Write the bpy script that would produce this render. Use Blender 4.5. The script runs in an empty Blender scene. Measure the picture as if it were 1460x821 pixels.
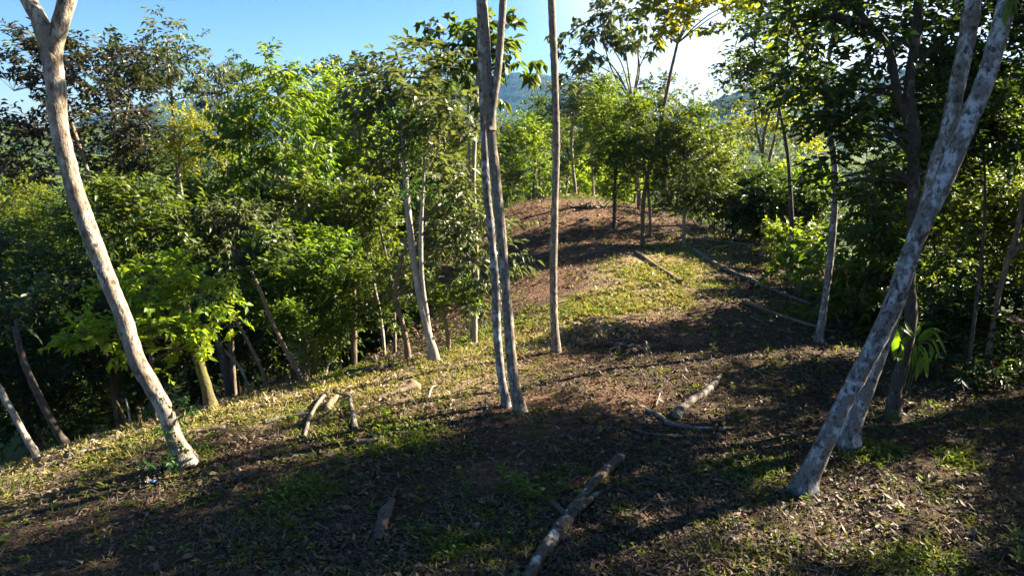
import bpy, math, random
import numpy as np

C = bpy.context.scene.collection
S = bpy.context.scene
R = math.radians
rng = np.random.default_rng(7)
random.seed(7)

# ------------------------------------------------------------------ camera
CAM = np.array([0.0, 0.0, 4.0]); PITCH = R(12.0); FPX = 987.0; CX, CY = 730.0, 410.5
cd = bpy.data.cameras.new('camera'); cam = bpy.data.objects.new('camera', cd); C.objects.link(cam)
cam.location = CAM; cam.rotation_euler = (math.pi/2 - PITCH, 0, 0)
cd.sensor_width = 36.0; cd.lens = FPX/1460*36; cd.clip_start = 0.1; cd.clip_end = 9000
S.camera = cam
# ------------------------------------------------------------------ light
SUN_EL, SUN_AZ = 30.0, 68.0            # azimuth clockwise from the view direction
w = bpy.data.worlds.new('World'); S.world = w; w.use_nodes = True
bg = w.node_tree.nodes['Background']
sky = w.node_tree.nodes.new('ShaderNodeTexSky'); sky.sky_type = 'NISHITA'; sky.sun_disc = False
sky.sun_elevation = R(SUN_EL); sky.sun_rotation = R(SUN_AZ)
sky.altitude = 0; sky.air_density = 0.75; sky.dust_density = 0.9; sky.ozone_density = 1.5
# white glow painted into the sky colour, spreading round the sun, low in the sky
_nt = w.node_tree; _L = _nt.links.new
_g = _nt.nodes.new('ShaderNodeTexCoord')
_dot = _nt.nodes.new('ShaderNodeVectorMath'); _dot.operation = 'DOT_PRODUCT'; _L(_g.outputs['Generated'], _dot.inputs[0])
_dot.inputs[1].default_value = (math.sin(R(SUN_AZ))*math.cos(R(SUN_EL)), math.cos(R(SUN_AZ))*math.cos(R(SUN_EL)), math.sin(R(SUN_EL)))
_nz = _nt.nodes.new('ShaderNodeTexNoise'); _nz.inputs['Scale'].default_value = 5.0; _nz.inputs['Detail'].default_value = 5.0; _L(_g.outputs['Generated'], _nz.inputs['Vector'])
_ad = _nt.nodes.new('ShaderNodeMath'); _ad.operation = 'MULTIPLY_ADD'; _ad.inputs[1].default_value = .10; _L(_nz.outputs[0], _ad.inputs[0]); _L(_dot.outputs['Value'], _ad.inputs[2])
_mr = _nt.nodes.new('ShaderNodeMapRange'); _mr.interpolation_type = 'SMOOTHSTEP'; _L(_ad.outputs[0], _mr.inputs[0]); _mr.inputs[1].default_value = .44; _mr.inputs[2].default_value = .64
_sx = _nt.nodes.new('ShaderNodeSeparateXYZ'); _L(_g.outputs['Generated'], _sx.inputs[0])
_me = _nt.nodes.new('ShaderNodeMapRange'); _me.interpolation_type = 'SMOOTHSTEP'; _L(_sx.outputs[2], _me.inputs[0]); _me.inputs[1].default_value = .5; _me.inputs[2].default_value = .18
_mu = _nt.nodes.new('ShaderNodeMath'); _mu.operation = 'MULTIPLY'; _L(_mr.outputs[0], _mu.inputs[0]); _L(_me.outputs[0], _mu.inputs[1])
_mx = _nt.nodes.new('ShaderNodeMix'); _mx.data_type = 'RGBA'; _L(_mu.outputs[0], _mx.inputs[0]); _hs = _nt.nodes.new('ShaderNodeHueSaturation'); _hs.inputs['Saturation'].default_value = 1.35; _hs.inputs['Value'].default_value = .60; _L(sky.outputs[0], _hs.inputs['Color']); _L(_hs.outputs[0], _mx.inputs[6]); _mx.inputs[7].default_value = (3.6, 3.7, 3.8, 1)
_L(_mx.outputs[2], bg.inputs[0]); bg.inputs[1].default_value = 0.05
sd = bpy.data.lights.new('sun', 'SUN'); sun = bpy.data.objects.new('sun', sd); C.objects.link(sun)
sd.energy = 5.0; sd.angle = R(0.5); sd.color = (1.0, 0.87, 0.66)
sun.rotation_euler = (R(90 - SUN_EL), 0, -R(SUN_AZ) + math.pi)
S.view_settings.view_transform = 'Standard'; S.view_settings.look = 'None'
S.view_settings.exposure = 2.85; S.view_settings.gamma = 1.0
S.cycles.max_bounces = 6; S.cycles.diffuse_bounces = 3; S.cycles.glossy_bounces = 2
S.cycles.transmission_bounces = 4; S.cycles.transparent_max_bounces = 4; S.cycles.volume_bounces = 0
S.cycles.sample_clamp_indirect = 6.0
try:
    S.cycles.use_denoising = True; S.cycles.denoiser = 'OPENIMAGEDENOISE'
except Exception: pass

# ------------------------------------------------------------------ geometry of the view
cp, sp_ = math.cos(PITCH), math.sin(PITCH)
def ray(px, py):
    u = (px - CX)/FPX; v = (CY - py)/FPX
    return np.array([u, cp + v*sp_, -sp_ + v*cp])
def P(px, py, Y):
    d = ray(px, py); return CAM + d*(Y/d[1])
def pxm(n, Y): return n*Y/FPX/0.98          # a length of n photo pixels at distance Y, in metres

# ------------------------------------------------------------------ terrain
ctrl = [(730,821,5.8),(0,821,6.2),(1460,821,5.7),(265,660,8.7),(740,585,9.9),(0,690,9.0),(30,660,10.2),(160,618,11.2),(300,580,12.0),
 (440,545,13.6),(620,517,13.0),(675,490,15.0),(793,500,12.9),(600,405,24),(700,340,27),(720,300,30),(840,281,32),(930,301,30),
 (1000,322,28),(1080,345,25),(1080,400,19.5),(1170,440,16),(900,360,23),(760,400,20),(850,430,17),(1165,490,13.3),(1145,695,7.5),
 (1205,632,8.7),(1275,600,9.5),(1460,600,9.5),(975,353,24.5),(875,330,26.5)]
cpts = [P(*c) for c in ctrl]
cpts = [(p[0], p[1], p[2]) for p in cpts]
cpts += [(-7,15,-2.2),(-10,12.2,-2.4),(-13,10,-2.6),(-4.2,17.5,-1.9),(-10,18,-5.2),(-6,23,-3.6),(-16,15,-5.5),(-18,22,-9),(-10,30,-7),(-22,10,-7),(-22,33,-12),
 (-12,5,-1.6),(-25,0,-5),(-8,0,-.4),(0,-4,.3),(0,-20,1),(12,0,.4),(20,10,.6),(14,14,.2),(12,19,-.6),(16,25,-3),(22,22,-3),(25,0,1),(28,35,-8),
 (4,39,.2),(-2,38,-1.5),(10,36,-1.4),(4,50,-5),(-10,48,-9),(18,46,-7),(-30,50,-14),(35,52,-12),(0,66,-11),(-40,20,-13),(40,20,-3),(-35,-15,-6),(40,-15,2),(-20,66,-14),(22,66,-13)]
cpts = np.array(cpts, float)
def _U(r2): return np.where(r2 > 0, r2*np.log(np.maximum(r2, 1e-12)), 0)
_n = len(cpts); _K = _U(((cpts[:,None,:2]-cpts[None,:,:2])**2).sum(2)) + np.eye(_n)*1.5
_A = np.zeros((_n+3,_n+3)); _A[:_n,:_n] = _K; _A[:_n,_n] = 1; _A[:_n,_n+1:] = cpts[:,:2]; _A[_n:,:_n] = _A[:_n,_n:].T
_wt = np.linalg.solve(_A, np.concatenate([cpts[:,2], np.zeros(3)]))
def _vn(x, y, s):                              # smooth value noise
    x = x/s; y = y/s; xi = np.floor(x); yi = np.floor(y); fx = x-xi; fy = y-yi
    fx = fx*fx*(3-2*fx); fy = fy*fy*(3-2*fy)
    def h(a, b):
        v = np.sin(a*127.1 + b*311.7 + s*17.3)*43758.5453; return v - np.floor(v)
    return (h(xi,yi)*(1-fx)+h(xi+1,yi)*fx)*(1-fy) + (h(xi,yi+1)*(1-fx)+h(xi+1,yi+1)*fx)*fy - .5
def sstep(a, b, t):
    t = np.clip((t-a)/(b-a), 0, 1); return t*t*(3-2*t)
def far_z(x, y):
    z = -24 + 6*_vn(x, y, 90) + 14*_vn(x, y, 260)
    z = z + 22*np.exp(-(((x+230)/120)**2 + ((y-300)/110)**2))
    z = z + 26*np.exp(-(((x-120)/110)**2 + ((y-300)/120)**2))
    z = z + 55*np.exp(-(((x-330)/170)**2 + ((y-650)/220)**2))
    z = z + 22*np.exp(-(((x-10)/160)**2 + ((y-420)/130)**2))
    return z
def gz(x, y):
    x = np.asarray(x, float); y = np.asarray(y, float); sh = x.shape
    X = x.ravel(); Y = y.ravel(); out = np.zeros(len(X))
    r = np.hypot(X, Y-12); b = sstep(48, 90, r)
    for i in range(0, len(X), 20000):
        xs, ys = X[i:i+20000], Y[i:i+20000]
        k = 70/np.maximum(np.hypot(xs, ys-12), 70); xs = xs*k; ys = 12+(ys-12)*k
        out[i:i+20000] = _U((xs[:,None]-cpts[:,0])**2 + (ys[:,None]-cpts[:,1])**2) @ _wt[:_n] + _wt[_n] + xs*_wt[_n+1] + ys*_wt[_n+2]
    n = .10*_vn(X, Y, 1.7) + .05*_vn(X, Y, .6) + .02*_vn(X, Y, .23)
    out = (out+n)*(1-b) + (far_z(X, Y) if b.max() > 0 else 0)*b
    return out.reshape(sh)
def g1(x, y): return float(gz(np.array([x]), np.array([y]))[0])
_ts = np.concatenate([np.arange(3.5, 20, .06), np.arange(20, 60, .2)])
def G(px, py):
    d = ray(px, py); pts = CAM + d*(_ts/d[1])[:,None]
    z = gz(pts[:,0], pts[:,1]); i = np.argmax(pts[:,2] <= z)
    if pts[i,2] > z[i]: i = len(_ts)-1
    p = pts[i].copy(); p[2] = z[i]; return p
def Gd(px, Y):                                  # ground point under pixel column px at distance Y
    d = ray(px, CY); x = d[0]*Y/d[1]; return np.array([x, Y, g1(x, Y)])

# ------------------------------------------------------------------ materials
def newmat(name):
    m = bpy.data.materials.new(name); m.use_nodes = True; nt = m.node_tree; nt.nodes.clear()
    return m, nt, nt.nodes.new('ShaderNodeOutputMaterial')
def N(nt, t, **kw):
    n = nt.nodes.new(t)
    for k, v in kw.items():
        if k.startswith('i_'): n.inputs[k[2:].replace('_', ' ')].default_value = v
        else: setattr(n, k, v)
    return n
def ramp(nt, fac, stops, interp='LINEAR'):
    r = nt.nodes.new('ShaderNodeValToRGB'); r.color_ramp.interpolation = interp; e = r.color_ramp.elements
    while len(e) > 1: e.remove(e[0])
    e[0].position = stops[0][0]; e[0].color = (*stops[0][1], 1)
    for p, c in stops[1:]:
        k = e.new(p); k.color = (*c, 1)
    nt.links.new(fac, r.inputs[0]); return r.outputs[0]
def leaf_mat(name, cols, trans, tfac=.38, rough=.45, spec=.35):
    m, nt, out = newmat(name); L = nt.links.new
    a = N(nt, 'ShaderNodeAttribute', attribute_name='tone')
    k = len(cols)-1
    col = ramp(nt, a.outputs['Fac'], [(i/k, c) for i, c in enumerate(cols)])
    b = N(nt, 'ShaderNodeBsdfPrincipled'); b.inputs['Roughness'].default_value = rough
    b.inputs['Specular IOR Level'].default_value = spec
    L(col, b.inputs['Base Color'])
    t = N(nt, 'ShaderNodeBsdfTranslucent')
    tc = ramp(nt, a.outputs['Fac'], [(0, trans[0]), (1, trans[1])]); L(tc, t.inputs['Color'])
    mx = N(nt, 'ShaderNodeMixShader'); mx.inputs[0].default_value = tfac
    L(b.outputs[0], mx.inputs[1]); L(t.outputs[0], mx.inputs[2]); L(mx.outputs[0], out.inputs[0])
    return m
def bark_mat(name, base, dark, pale, scale=6, pale_amt=.55, dark_amt=.45, moss=None, bump=.5, stretch=.5):
    m, nt, out = newmat(name); L = nt.links.new
    tc = N(nt, 'ShaderNodeTexCoord'); mp = N(nt, 'ShaderNodeMapping'); mp.inputs['Scale'].default_value = (1, 1, stretch)
    L(tc.outputs['Object'], mp.inputs[0])
    n1 = N(nt, 'ShaderNodeTexNoise', i_Scale=scale, i_Detail=6.0, i_Roughness=.62); L(mp.outputs[0], n1.inputs[0])
    n2 = N(nt, 'ShaderNodeTexNoise', i_Scale=scale*2.3, i_Detail=5.0, i_Roughness=.6); L(mp.outputs[0], n2.inputs[0])
    n3 = N(nt, 'ShaderNodeTexNoise', i_Scale=scale*9, i_Detail=4.0); L(mp.outputs[0], n3.inputs[0])
    c = ramp(nt, n3.outputs[0], [(.3, tuple(x*.72 for x in base)), (.7, tuple(min(1, x*1.2) for x in base))])
    def layer(c, fac, lo, hi, colr):
        r = ramp(nt, fac, [(lo-.02, (0,0,0)), (hi+.03, (1,1,1))])
        mx = N(nt, 'ShaderNodeMix', data_type='RGBA'); L(r, mx.inputs[0]); L(c, mx.inputs[6]); mx.inputs[7].default_value = (*colr, 1)
        return mx.outputs[2]
    c = layer(c, n1.outputs[0], pale_amt, pale_amt+.05, pale)
    inv = N(nt, 'ShaderNodeMath', operation='SUBTRACT'); inv.inputs[0].default_value = 1; L(n2.outputs[0], inv.inputs[1])
    c = layer(c, inv.outputs[0], 1-dark_amt, 1-dark_amt+.07, dark)
    if moss:
        n4 = N(nt, 'ShaderNodeTexNoise', i_Scale=scale*.6, i_Detail=5.0); L(tc.outputs['Object'], n4.inputs[0])
        c = layer(c, n4.outputs[0], .5, .6, moss)
    b = N(nt, 'ShaderNodeBsdfPrincipled'); b.inputs['Roughness'].default_value = .85; b.inputs['Specular IOR Level'].default_value = .2
    L(c, b.inputs['Base Color'])
    ad = N(nt, 'ShaderNodeMath', operation='MULTIPLY_ADD'); L(n3.outputs[0], ad.inputs[0]); ad.inputs[1].default_value = .5; L(n2.outputs[0], ad.inputs[2])
    bp = N(nt, 'ShaderNodeBump'); bp.inputs['Strength'].default_value = bump; bp.inputs['Distance'].default_value = .022
    L(ad.outputs[0], bp.inputs['Height']); L(bp.outputs[0], b.inputs['Normal']); L(b.outputs[0], out.inputs[0])
    return m
def plain(name, col, rough=.8):
    m, nt, out = newmat(name); L = nt.links.new
    tc = N(nt, 'ShaderNodeTexCoord'); n = N(nt, 'ShaderNodeTexNoise', i_Scale=25.0, i_Detail=4.0); L(tc.outputs['Object'], n.inputs[0])
    c = ramp(nt, n.outputs[0], [(.3, tuple(x*.6 for x in col)), (.7, tuple(min(1, x*1.3) for x in col))])
    b = N(nt, 'ShaderNodeBsdfPrincipled'); b.inputs['Roughness'].default_value = rough; L(c, b.inputs['Base Color']); L(b.outputs[0], out.inputs[0]); return m

LM = dict(
 green = leaf_mat('leaf_green', [(.020,.038,.008),(.038,.068,.011),(.062,.098,.014),(.095,.125,.016)], [(.12,.19,.012),(.30,.34,.015)]),
 bright = leaf_mat('leaf_bright_green', [(.032,.064,.010),(.055,.100,.013),(.088,.132,.016),(.125,.16,.018)], [(.16,.30,.015),(.36,.44,.015)]),
 lime = leaf_mat('leaf_lime', [(.055,.110,.010),(.09,.155,.013),(.13,.19,.016),(.17,.21,.02)], [(.26,.44,.012),(.50,.60,.02)], .5),
 yellow = leaf_mat('leaf_yellow_green', [(.055,.085,.014),(.09,.12,.016),(.13,.145,.018),(.18,.165,.02)], [(.22,.30,.015),(.5,.48,.02)], .45),
 dark = leaf_mat('leaf_dark', [(.012,.024,.009),(.018,.036,.011),(.028,.05,.014),(.04,.062,.016)], [(.06,.13,.010),(.17,.25,.014)], .32, .4),
 purple = leaf_mat('leaf_dark_purple', [(.030,.021,.022),(.040,.032,.028),(.042,.050,.020),(.08,.09,.022)], [(.03,.03,.012),(.10,.13,.012)], .22, .38),
 grey = leaf_mat('leaf_grey_green', [(.045,.06,.03),(.07,.085,.04),(.10,.11,.055),(.14,.13,.06)], [(.12,.17,.03),(.24,.27,.05)], .3, .4),
 hazy = leaf_mat('leaf_valley', [(.035,.06,.018),(.05,.085,.022),(.075,.105,.026),(.11,.12,.03)], [(.12,.18,.02),(.24,.28,.03)], .3, .6, .2),
 gold = leaf_mat('leaf_golden', [(.05,.075,.012),(.085,.105,.014),(.13,.13,.015),(.19,.16,.015)], [(.24,.30,.01),(.55,.50,.015)], .5),
 grass = leaf_mat('grass_blade', [(.06,.09,.016),(.10,.135,.02),(.19,.19,.04),(.34,.28,.11)], [(.14,.20,.02),(.34,.30,.06)], .35, .6, .15),
 litter = leaf_mat('dry_leaf', [(.028,.019,.013),(.062,.040,.025),(.125,.087,.055),(.28,.215,.135)], [(.04,.02,.01),(.14,.09,.05)], .12, .6, .25),
 red = leaf_mat('rust_leaf', [(.055,.030,.019),(.11,.060,.036),(.175,.108,.064),(.28,.19,.125)], [(.1,.03,.01),(.3,.12,.03)], .2, .6, .2),
 orange = leaf_mat('leaf_orange', [(.30,.08,.02),(.40,.12,.03)], [(.5,.12,.02),(.6,.2,.03)], .4),
 vine = leaf_mat('leaf_vine', [(.018,.05,.012),(.026,.075,.016),(.04,.10,.02)], [(.06,.16,.015),(.14,.26,.02)], .35),
)
BM = dict(
 tan = bark_mat('bark_tan', (.225,.18,.14), (.085,.06,.038), (.38,.34,.28), 7, .52, .465, None, .8),
 pale = bark_mat('bark_pale', (.19,.155,.125), (.065,.050,.038), (.36,.32,.28), 11, .54, .46, None, .7),
 lichen = bark_mat('bark_lichen', (.17,.15,.14), (.055,.047,.043), (.38,.39,.42), 7.5, .515, .475, None, .55, .7),
 white = bark_mat('bark_white', (.27,.24,.20), (.12,.095,.07), (.42,.385,.33), 12, .56, .41, None, .4),
 brown = bark_mat('bark_brown', (.17,.125,.085), (.07,.05,.035), (.27,.21,.15), 9, .6, .44, None, .6),
 dark = bark_mat('bark_dark', (.075,.062,.05), (.03,.025,.02), (.24,.23,.21), 9, .60, .46, None, .6),
 mossy = bark_mat('bark_mossy', (.11,.09,.045), (.045,.035,.018), (.19,.165,.07), 9, .56, .44, (.10,.105,.022), .8),
 log = bark_mat('bark_log', (.085,.068,.052), (.035,.028,.022), (.46,.46,.46), 5.0, .59, .48, None, 1.0, 1),
 grey_log = bark_mat('bark_grey_log', (.14,.12,.10), (.05,.04,.032), (.27,.25,.23), 6, .56, .43, None, .9, 1),
 rot = bark_mat('rotten_wood', (.10,.075,.06), (.035,.025,.02), (.17,.14,.12), 8, .58, .46, None, 1.0, .2),
 cut = plain('cut_wood', (.42,.28,.14)),
)
# ------------------------------------------------------------------ mesh helpers
def mesh_np(name, V, F, mat, tone=None, smooth=False):
    V = np.asarray(V, np.float32); F = np.asarray(F, np.int32); k = F.shape[1]
    me = bpy.data.meshes.new(name); me.vertices.add(len(V)); me.vertices.foreach_set('co', V.ravel())
    me.loops.add(F.size); me.loops.foreach_set('vertex_index', F.ravel())
    me.polygons.add(len(F)); me.polygons.foreach_set('loop_start', np.arange(0, F.size, k, dtype=np.int32))
    try: me.polygons.foreach_set('loop_total', np.full(len(F), k, np.int32))
    except Exception: pass
    if smooth: me.polygons.foreach_set('use_smooth', np.ones(len(F), bool))
    if tone is not None:
        at = me.attributes.new('tone', 'FLOAT', 'POINT'); at.data.foreach_set('value', np.asarray(tone, np.float32))
    me.materials.append(mat); me.update(calc_edges=True); return me
def link(name, me, parent=None, loc=None):
    o = bpy.data.objects.new(name, me); C.objects.link(o)
    if parent is not None: o.parent = parent
    if loc is not None: o.location = loc
    return o
def tag(o, label=None, cat=None, group=None, kind=None):
    if label: o['label'] = label
    if cat: o['category'] = cat
    if group: o['group'] = group
    if kind: o['kind'] = kind
    return o
def empty(name, loc, label=None, cat=None, group=None):
    o = bpy.data.objects.new(name, None); C.objects.link(o); o.location = loc; o.empty_display_size = .2
    return tag(o, label, cat, group)
def nrm(a): return a/np.maximum(np.linalg.norm(a, axis=-1, keepdims=True), 1e-9)
def spline(pts, n):
    pts = np.asarray(pts, float)
    if len(pts) == 2: return pts[0] + (pts[1]-pts[0])*np.linspace(0, 1, n)[:,None]
    d = np.concatenate([[0], np.cumsum(np.linalg.norm(np.diff(pts, axis=0), axis=1))]); t = np.linspace(0, d[-1], n)
    m = np.gradient(pts, d, axis=0); i = np.clip(np.searchsorted(d, t, 'right')-1, 0, len(d)-2)
    h = (d[i+1]-d[i])[:,None]; u = ((t-d[i])[:,None])/h
    return (2*u**3-3*u**2+1)*pts[i] + (u**3-2*u**2+u)*h*m[i] + (-2*u**3+3*u**2)*pts[i+1] + (u**3-u**2)*h*m[i+1]
def tube(pts, r, n=None, sides=12, rough=.06, flare=0., flare_len=.35, cap=True):
    """vertices and quads of a tapering, slightly uneven round stem"""
    pts = np.asarray(pts, float); ln = np.linalg.norm(np.diff(pts, axis=0), axis=1).sum()
    n = n or max(4, min(170 if sides >= 12 else 70, int(ln/(.06 if sides >= 12 else .12)))); c = spline(pts, n)
    rr = np.interp(np.linspace(0, 1, n), np.linspace(0, 1, len(r)), r)
    t = nrm(np.gradient(c, axis=0)); ref = np.array([1., 0, 0]) if abs(t[0][0]) < .8 else np.array([0, 0, 1.])
    u = nrm(np.cross(t, ref)); v = np.cross(t, u)
    a = np.linspace(0, 2*math.pi, sides, endpoint=False)
    s = np.linspace(0, ln, n)
    fl = 1 + flare*np.exp(-s/flare_len)[:,None]*(1 + .45*np.cos(a*4 + 1.3)[None,:])
    ns = rng.normal(0, rough, (n, sides)); ns = (ns + np.roll(ns, 1, 1) + np.roll(ns, 1, 0))/1.7
    bulge = 1 + rough*1.3*np.sin(s*3.1 + rng.uniform(0, 6))[:,None]*np.ones((1, sides))
    kn = np.zeros((n, sides))
    if sides >= 12 and ln > 2:                      # knots and healed branch scars
        for _ in range(int(ln*2.2)):
            s0, a0, k_ = rng.uniform(.3, ln), rng.uniform(0, 6.283), rng.uniform(.05, .2)
            da = np.abs((a - a0 + math.pi) % (2*math.pi) - math.pi); kn += k_*np.exp(-((s-s0)/(rr.mean()*.55))**2)[:,None]*np.exp(-(da/.5)**2)[None,:]
    q = rr[:,None]*fl*bulge*(1 + ns*.8 + kn)
    V = c[:,None,:] + q[:,:,None]*(np.cos(a)[None,:,None]*u[:,None,:] + np.sin(a)[None,:,None]*v[:,None,:])
    i = np.arange((n-1)*sides).reshape(n-1, sides); j = np.roll(i, -1, 1)
    F = np.stack([i, j, j+sides, i+sides], 2).reshape(-1, 4); V = V.reshape(-1, 3)
    if cap:
        for e, ring in ((0, 0), (n-1, (n-1)*sides)):
            V = np.vstack([V, c[e]]); k = len(V)-1; idx = np.arange(sides)
            cc = np.stack([ring+idx, ring+np.roll(idx, -1), np.full(sides, k), np.full(sides, k)], 1)
            F = np.vstack([F, cc if e == 0 else cc]) if False else F
            tri = np.stack([ring+idx, ring+np.roll(idx, -1), np.full(sides, k)], 1)
            F = np.vstack([F, np.concatenate([tri, tri[:, 2:3]], 1)])
    return V, F
def clean_quads(F):
    """split degenerate quads (caps) into triangles so that the mesh is valid"""
    d = F[:,2] == F[:,3]; q = F[~d]; t = F[d][:, :3]
    return np.vstack([q[:, [0,1,2]], q[:, [0,2,3]], t])
def join(parts):
    Vs, Fs, o = [], [], 0
    for V, F in parts:
        Vs.append(V); Fs.append(F+o); o += len(V)
    return np.vstack(Vs), np.vstack(Fs)
def wood(name, parts, mat, parent, org):
    V, F = join(parts); return link(name, mesh_np(name, V-org, clean_quads(F), mat, smooth=True), parent)
def twigs3(A, B, r0, r1, sag=.12):
    """many thin three-sided twigs from points A to points B"""
    A = np.asarray(A, float); B = np.asarray(B, float); n = len(A); mid = (A+B)/2 + np.array([0,0,1.])*np.linalg.norm(B-A, axis=1)[:,None]*sag + rng.normal(0, .05, (n,3))*np.linalg.norm(B-A, axis=1)[:,None]
    d = nrm(B-A); u = nrm(np.cross(d, rng.normal(0, 1, (n,3)))); v = np.cross(d, u); V = []
    for c, r in ((A, r0), (mid, (r0+r1)/2), (B, r1)):
        for k in range(3):
            V.append(c + r*(math.cos(k*2.094)*u + math.sin(k*2.094)*v))
    V = np.stack(V, 1).reshape(-1, 3); f = []
    for s in (0, 3):
        for k in range(3): f.append((s+k, s+(k+1)%3, s+3+(k+1)%3, s+3+k))
    F = (np.array(f)[None] + (np.arange(n)*9)[:,None,None]).reshape(-1, 4); return V, F
# ------------------------------------------------------------------ foliage
#            leaf length, width, droop, leaves per twig, twig length, fold
SPEC = dict(broad=(.15,.065,.45,9,.42,.25), small=(.085,.042,.25,12,.36,.2), fine=(.06,.026,.25,16,.36,.2), big=(.25,.105,.9,9,.28,.2),
            hang=(.18,.06,.85,9,.45,.25), tiny=(.045,.022,.2,16,.3,.2), large=(.19,.11,.4,9,.42,.25), valley=(.30,.16,.3,8,.8,.2))
def leaf_quads(base, d, length, width, droop, fold, upm=.5):
    n = len(base); up = np.array([0,0,1.])
    nn = up + rng.normal(0, upm, (n,3)); nn = nrm(nn - d*(nn*d).sum(1)[:,None]); s = np.cross(d, nn)
    m = base + d*(length*.45)[:,None]; m[:,2] -= 0
    tip = base + d*length[:,None]; tip[:,2] -= length*.22*droop
    l = m + s*(width*.5)[:,None] + nn*(width*fold)[:,None]; r = m - s*(width*.5)[:,None] + nn*(width*fold)[:,None]
    V = np.stack([base, l, tip, r], 1).reshape(-1, 3); k = (np.arange(n)*4)[:,None]
    F = np.stack([k+np.array([0,2,1]), k+np.array([0,3,2])], 1).reshape(-1, 3); return V, F
def foliage(blobs, spec='broad', cover=2.6, scale=1.0, tone=.45, tvar=.22, lump=.30, bottom=.5):
    """leaf sprays on twigs filling a set of lumpy ellipsoids (centre, radii); returns leaf mesh data, tones and twig ends"""
    ll, lw, droop, per, tl, fold = SPEC[spec]; scale *= 1.12; ll *= scale; lw *= scale*1.1; tl *= scale; cover *= 2.0; lump *= .72
    LV, LF, LT, TA, TB, off = [], [], [], [], [], 0
    for c, rad in blobs:
        c = np.asarray(c, float); rad = np.asarray(rad, float)
        area = math.pi*rad[0]*rad[2]; nl = max(30, cover*area/(ll*lw*.55)); nt = max(4, int(nl/per))
        K = int(np.clip(4 + 7*rad.mean(), 5, 22))
        q = nrm(rng.normal(0, 1, (K,3))); q[:,2] = np.where(q[:,2] < -bottom, -q[:,2]*.6, q[:,2])
        sub = q*(rng.uniform(.4, 1.2, (K,1))); st = rng.normal(0, tvar*.6, K)
        wgt = rng.uniform(.25, 1.8, K); pick = rng.choice(K, nt, p=wgt/wgt.sum())
        pos = sub[pick] + rng.normal(0, lump, (nt,3)); 
        out = nrm(pos + 1e-6); pw = c + pos*rad
        d = nrm(out*.8 + rng.normal(0, .45, (nt,3)) + np.array([0,0,.15]))
        L = tl*rng.uniform(.6, 1.3, nt)
        tt = np.clip(tone + st[pick] + rng.normal(0, tvar*.35, nt), 0, 1)
        t = (np.arange(per)+rng.uniform(0, 1, (nt, per)))/per; t = .1 + .9*t
        b = pw[:,None,:] + d[:,None,:]*(t*L[:,None])[:,:,None]; b[:,:,2] -= (t**2*L[:,None])*.25*droop
        sd_ = nrm(np.cross(d, np.array([0,0,1.])+rng.normal(0, .25, (nt,3)))); sgn = np.where(np.arange(per) % 2 == 0, 1., -1.)
        ld = d[:,None,:]*.6 + sd_[:,None,:]*sgn[None,:,None]*.8 + rng.normal(0, .3, (nt, per, 3)); ld[:,:,2] -= droop*.7
        ld = nrm(ld).reshape(-1, 3); n = nt*per
        V, F = leaf_quads(b.reshape(-1, 3), ld, ll*rng.uniform(.65, 1.25, n), lw*rng.uniform(.7, 1.2, n), droop, fold)
        T = np.clip(np.repeat(tt, per) + rng.normal(0, tvar*.5, n), 0, 1)
        LV.append(V); LF.append(F+off); LT.append(np.repeat(T, 4)); off += len(V)
        TA.append(np.repeat(c[None], K, 0)); TB.append(c + sub*rad*.95)
    return np.vstack(LV), np.vstack(LF), np.concatenate(LT), TA, TB
TREE_LEAVES = [0]
def attach_point(tr, c, t_lo=.3):
    n = len(tr); k0 = int(n*t_lo); seg = tr[k0:]
    dd = np.linalg.norm(seg-c, axis=1) + np.maximum(seg[:,2]-c[2]+.15, 0)*2.2 
    return k0 + int(np.argmin(dd))
def grow(root, org, stems, blobs, leaf='green', spec='broad', cover=2.6, scale=1., tone=.45, tvar=.22, lump=.3, bark='pale', t_lo=.35, limb_r=.45, side=12, flare=.45, crown_name='crown', bottom=.5, rough=.05, limbs=True):
    """stems: list of (points, radii); builds trunk, limb and crown children of root"""
    tr_all = []
    for pts, rad in stems:
        V, F = tube(pts, rad, sides=side, flare=flare, flare_len=max(.15, rad[0]*2.0), rough=rough)
        wood('trunk', [(V, F)], BM[bark], root, org)
        n = 40; tr_all.append((spline(pts, n), np.interp(np.linspace(0,1,n), np.linspace(0,1,len(rad)), rad)))
    if not blobs: return
    V, F, T, TA, TB = foliage(blobs, spec, cover, scale, tone, tvar, lump, bottom)
    cr = link(crown_name, mesh_np(crown_name, V-org, F, LM[leaf], T), root); cr['kind'] = 'stuff'
    TREE_LEAVES[0] += len(F)
    if not limbs: return
    for (c, rad), a, b in zip(blobs, TA, TB):
        best = None
        for tr, rr in tr_all:
            k = attach_point(tr, c, t_lo); dd = np.linalg.norm(tr[k]-c)
            if best is None or dd < best[0]: best = (dd, tr[k], rr[k])
        dd, p0, r0 = best; r0 = min(r0*.75, max(.012, limb_r*r0 + .006)); c = np.asarray(c, float)
        mid = (p0 + c)/2 + rng.normal(0, .06, 3)*dd; mid[2] += .08*dd
        parts = [tube([p0, mid, c], [r0, r0*.7, r0*.35], n=max(5, min(12, int(dd/.3)+4)), sides=6, rough=.05, cap=False),
                 twigs3(a, b, max(.004, r0*.3), .003)]
        wood('limb', parts, BM[bark], root, org)
def PB(b, flat=.8):
    """blob given as photo column, row, distance, half width, half height in pixels -> centre and radii in metres"""
    px, py, Y, rx, ry = b; c = P(px, py, Y); a, h = pxm(rx, Y), pxm(ry, Y); return (c, (a, max(a, h)*flat, h))
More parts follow.
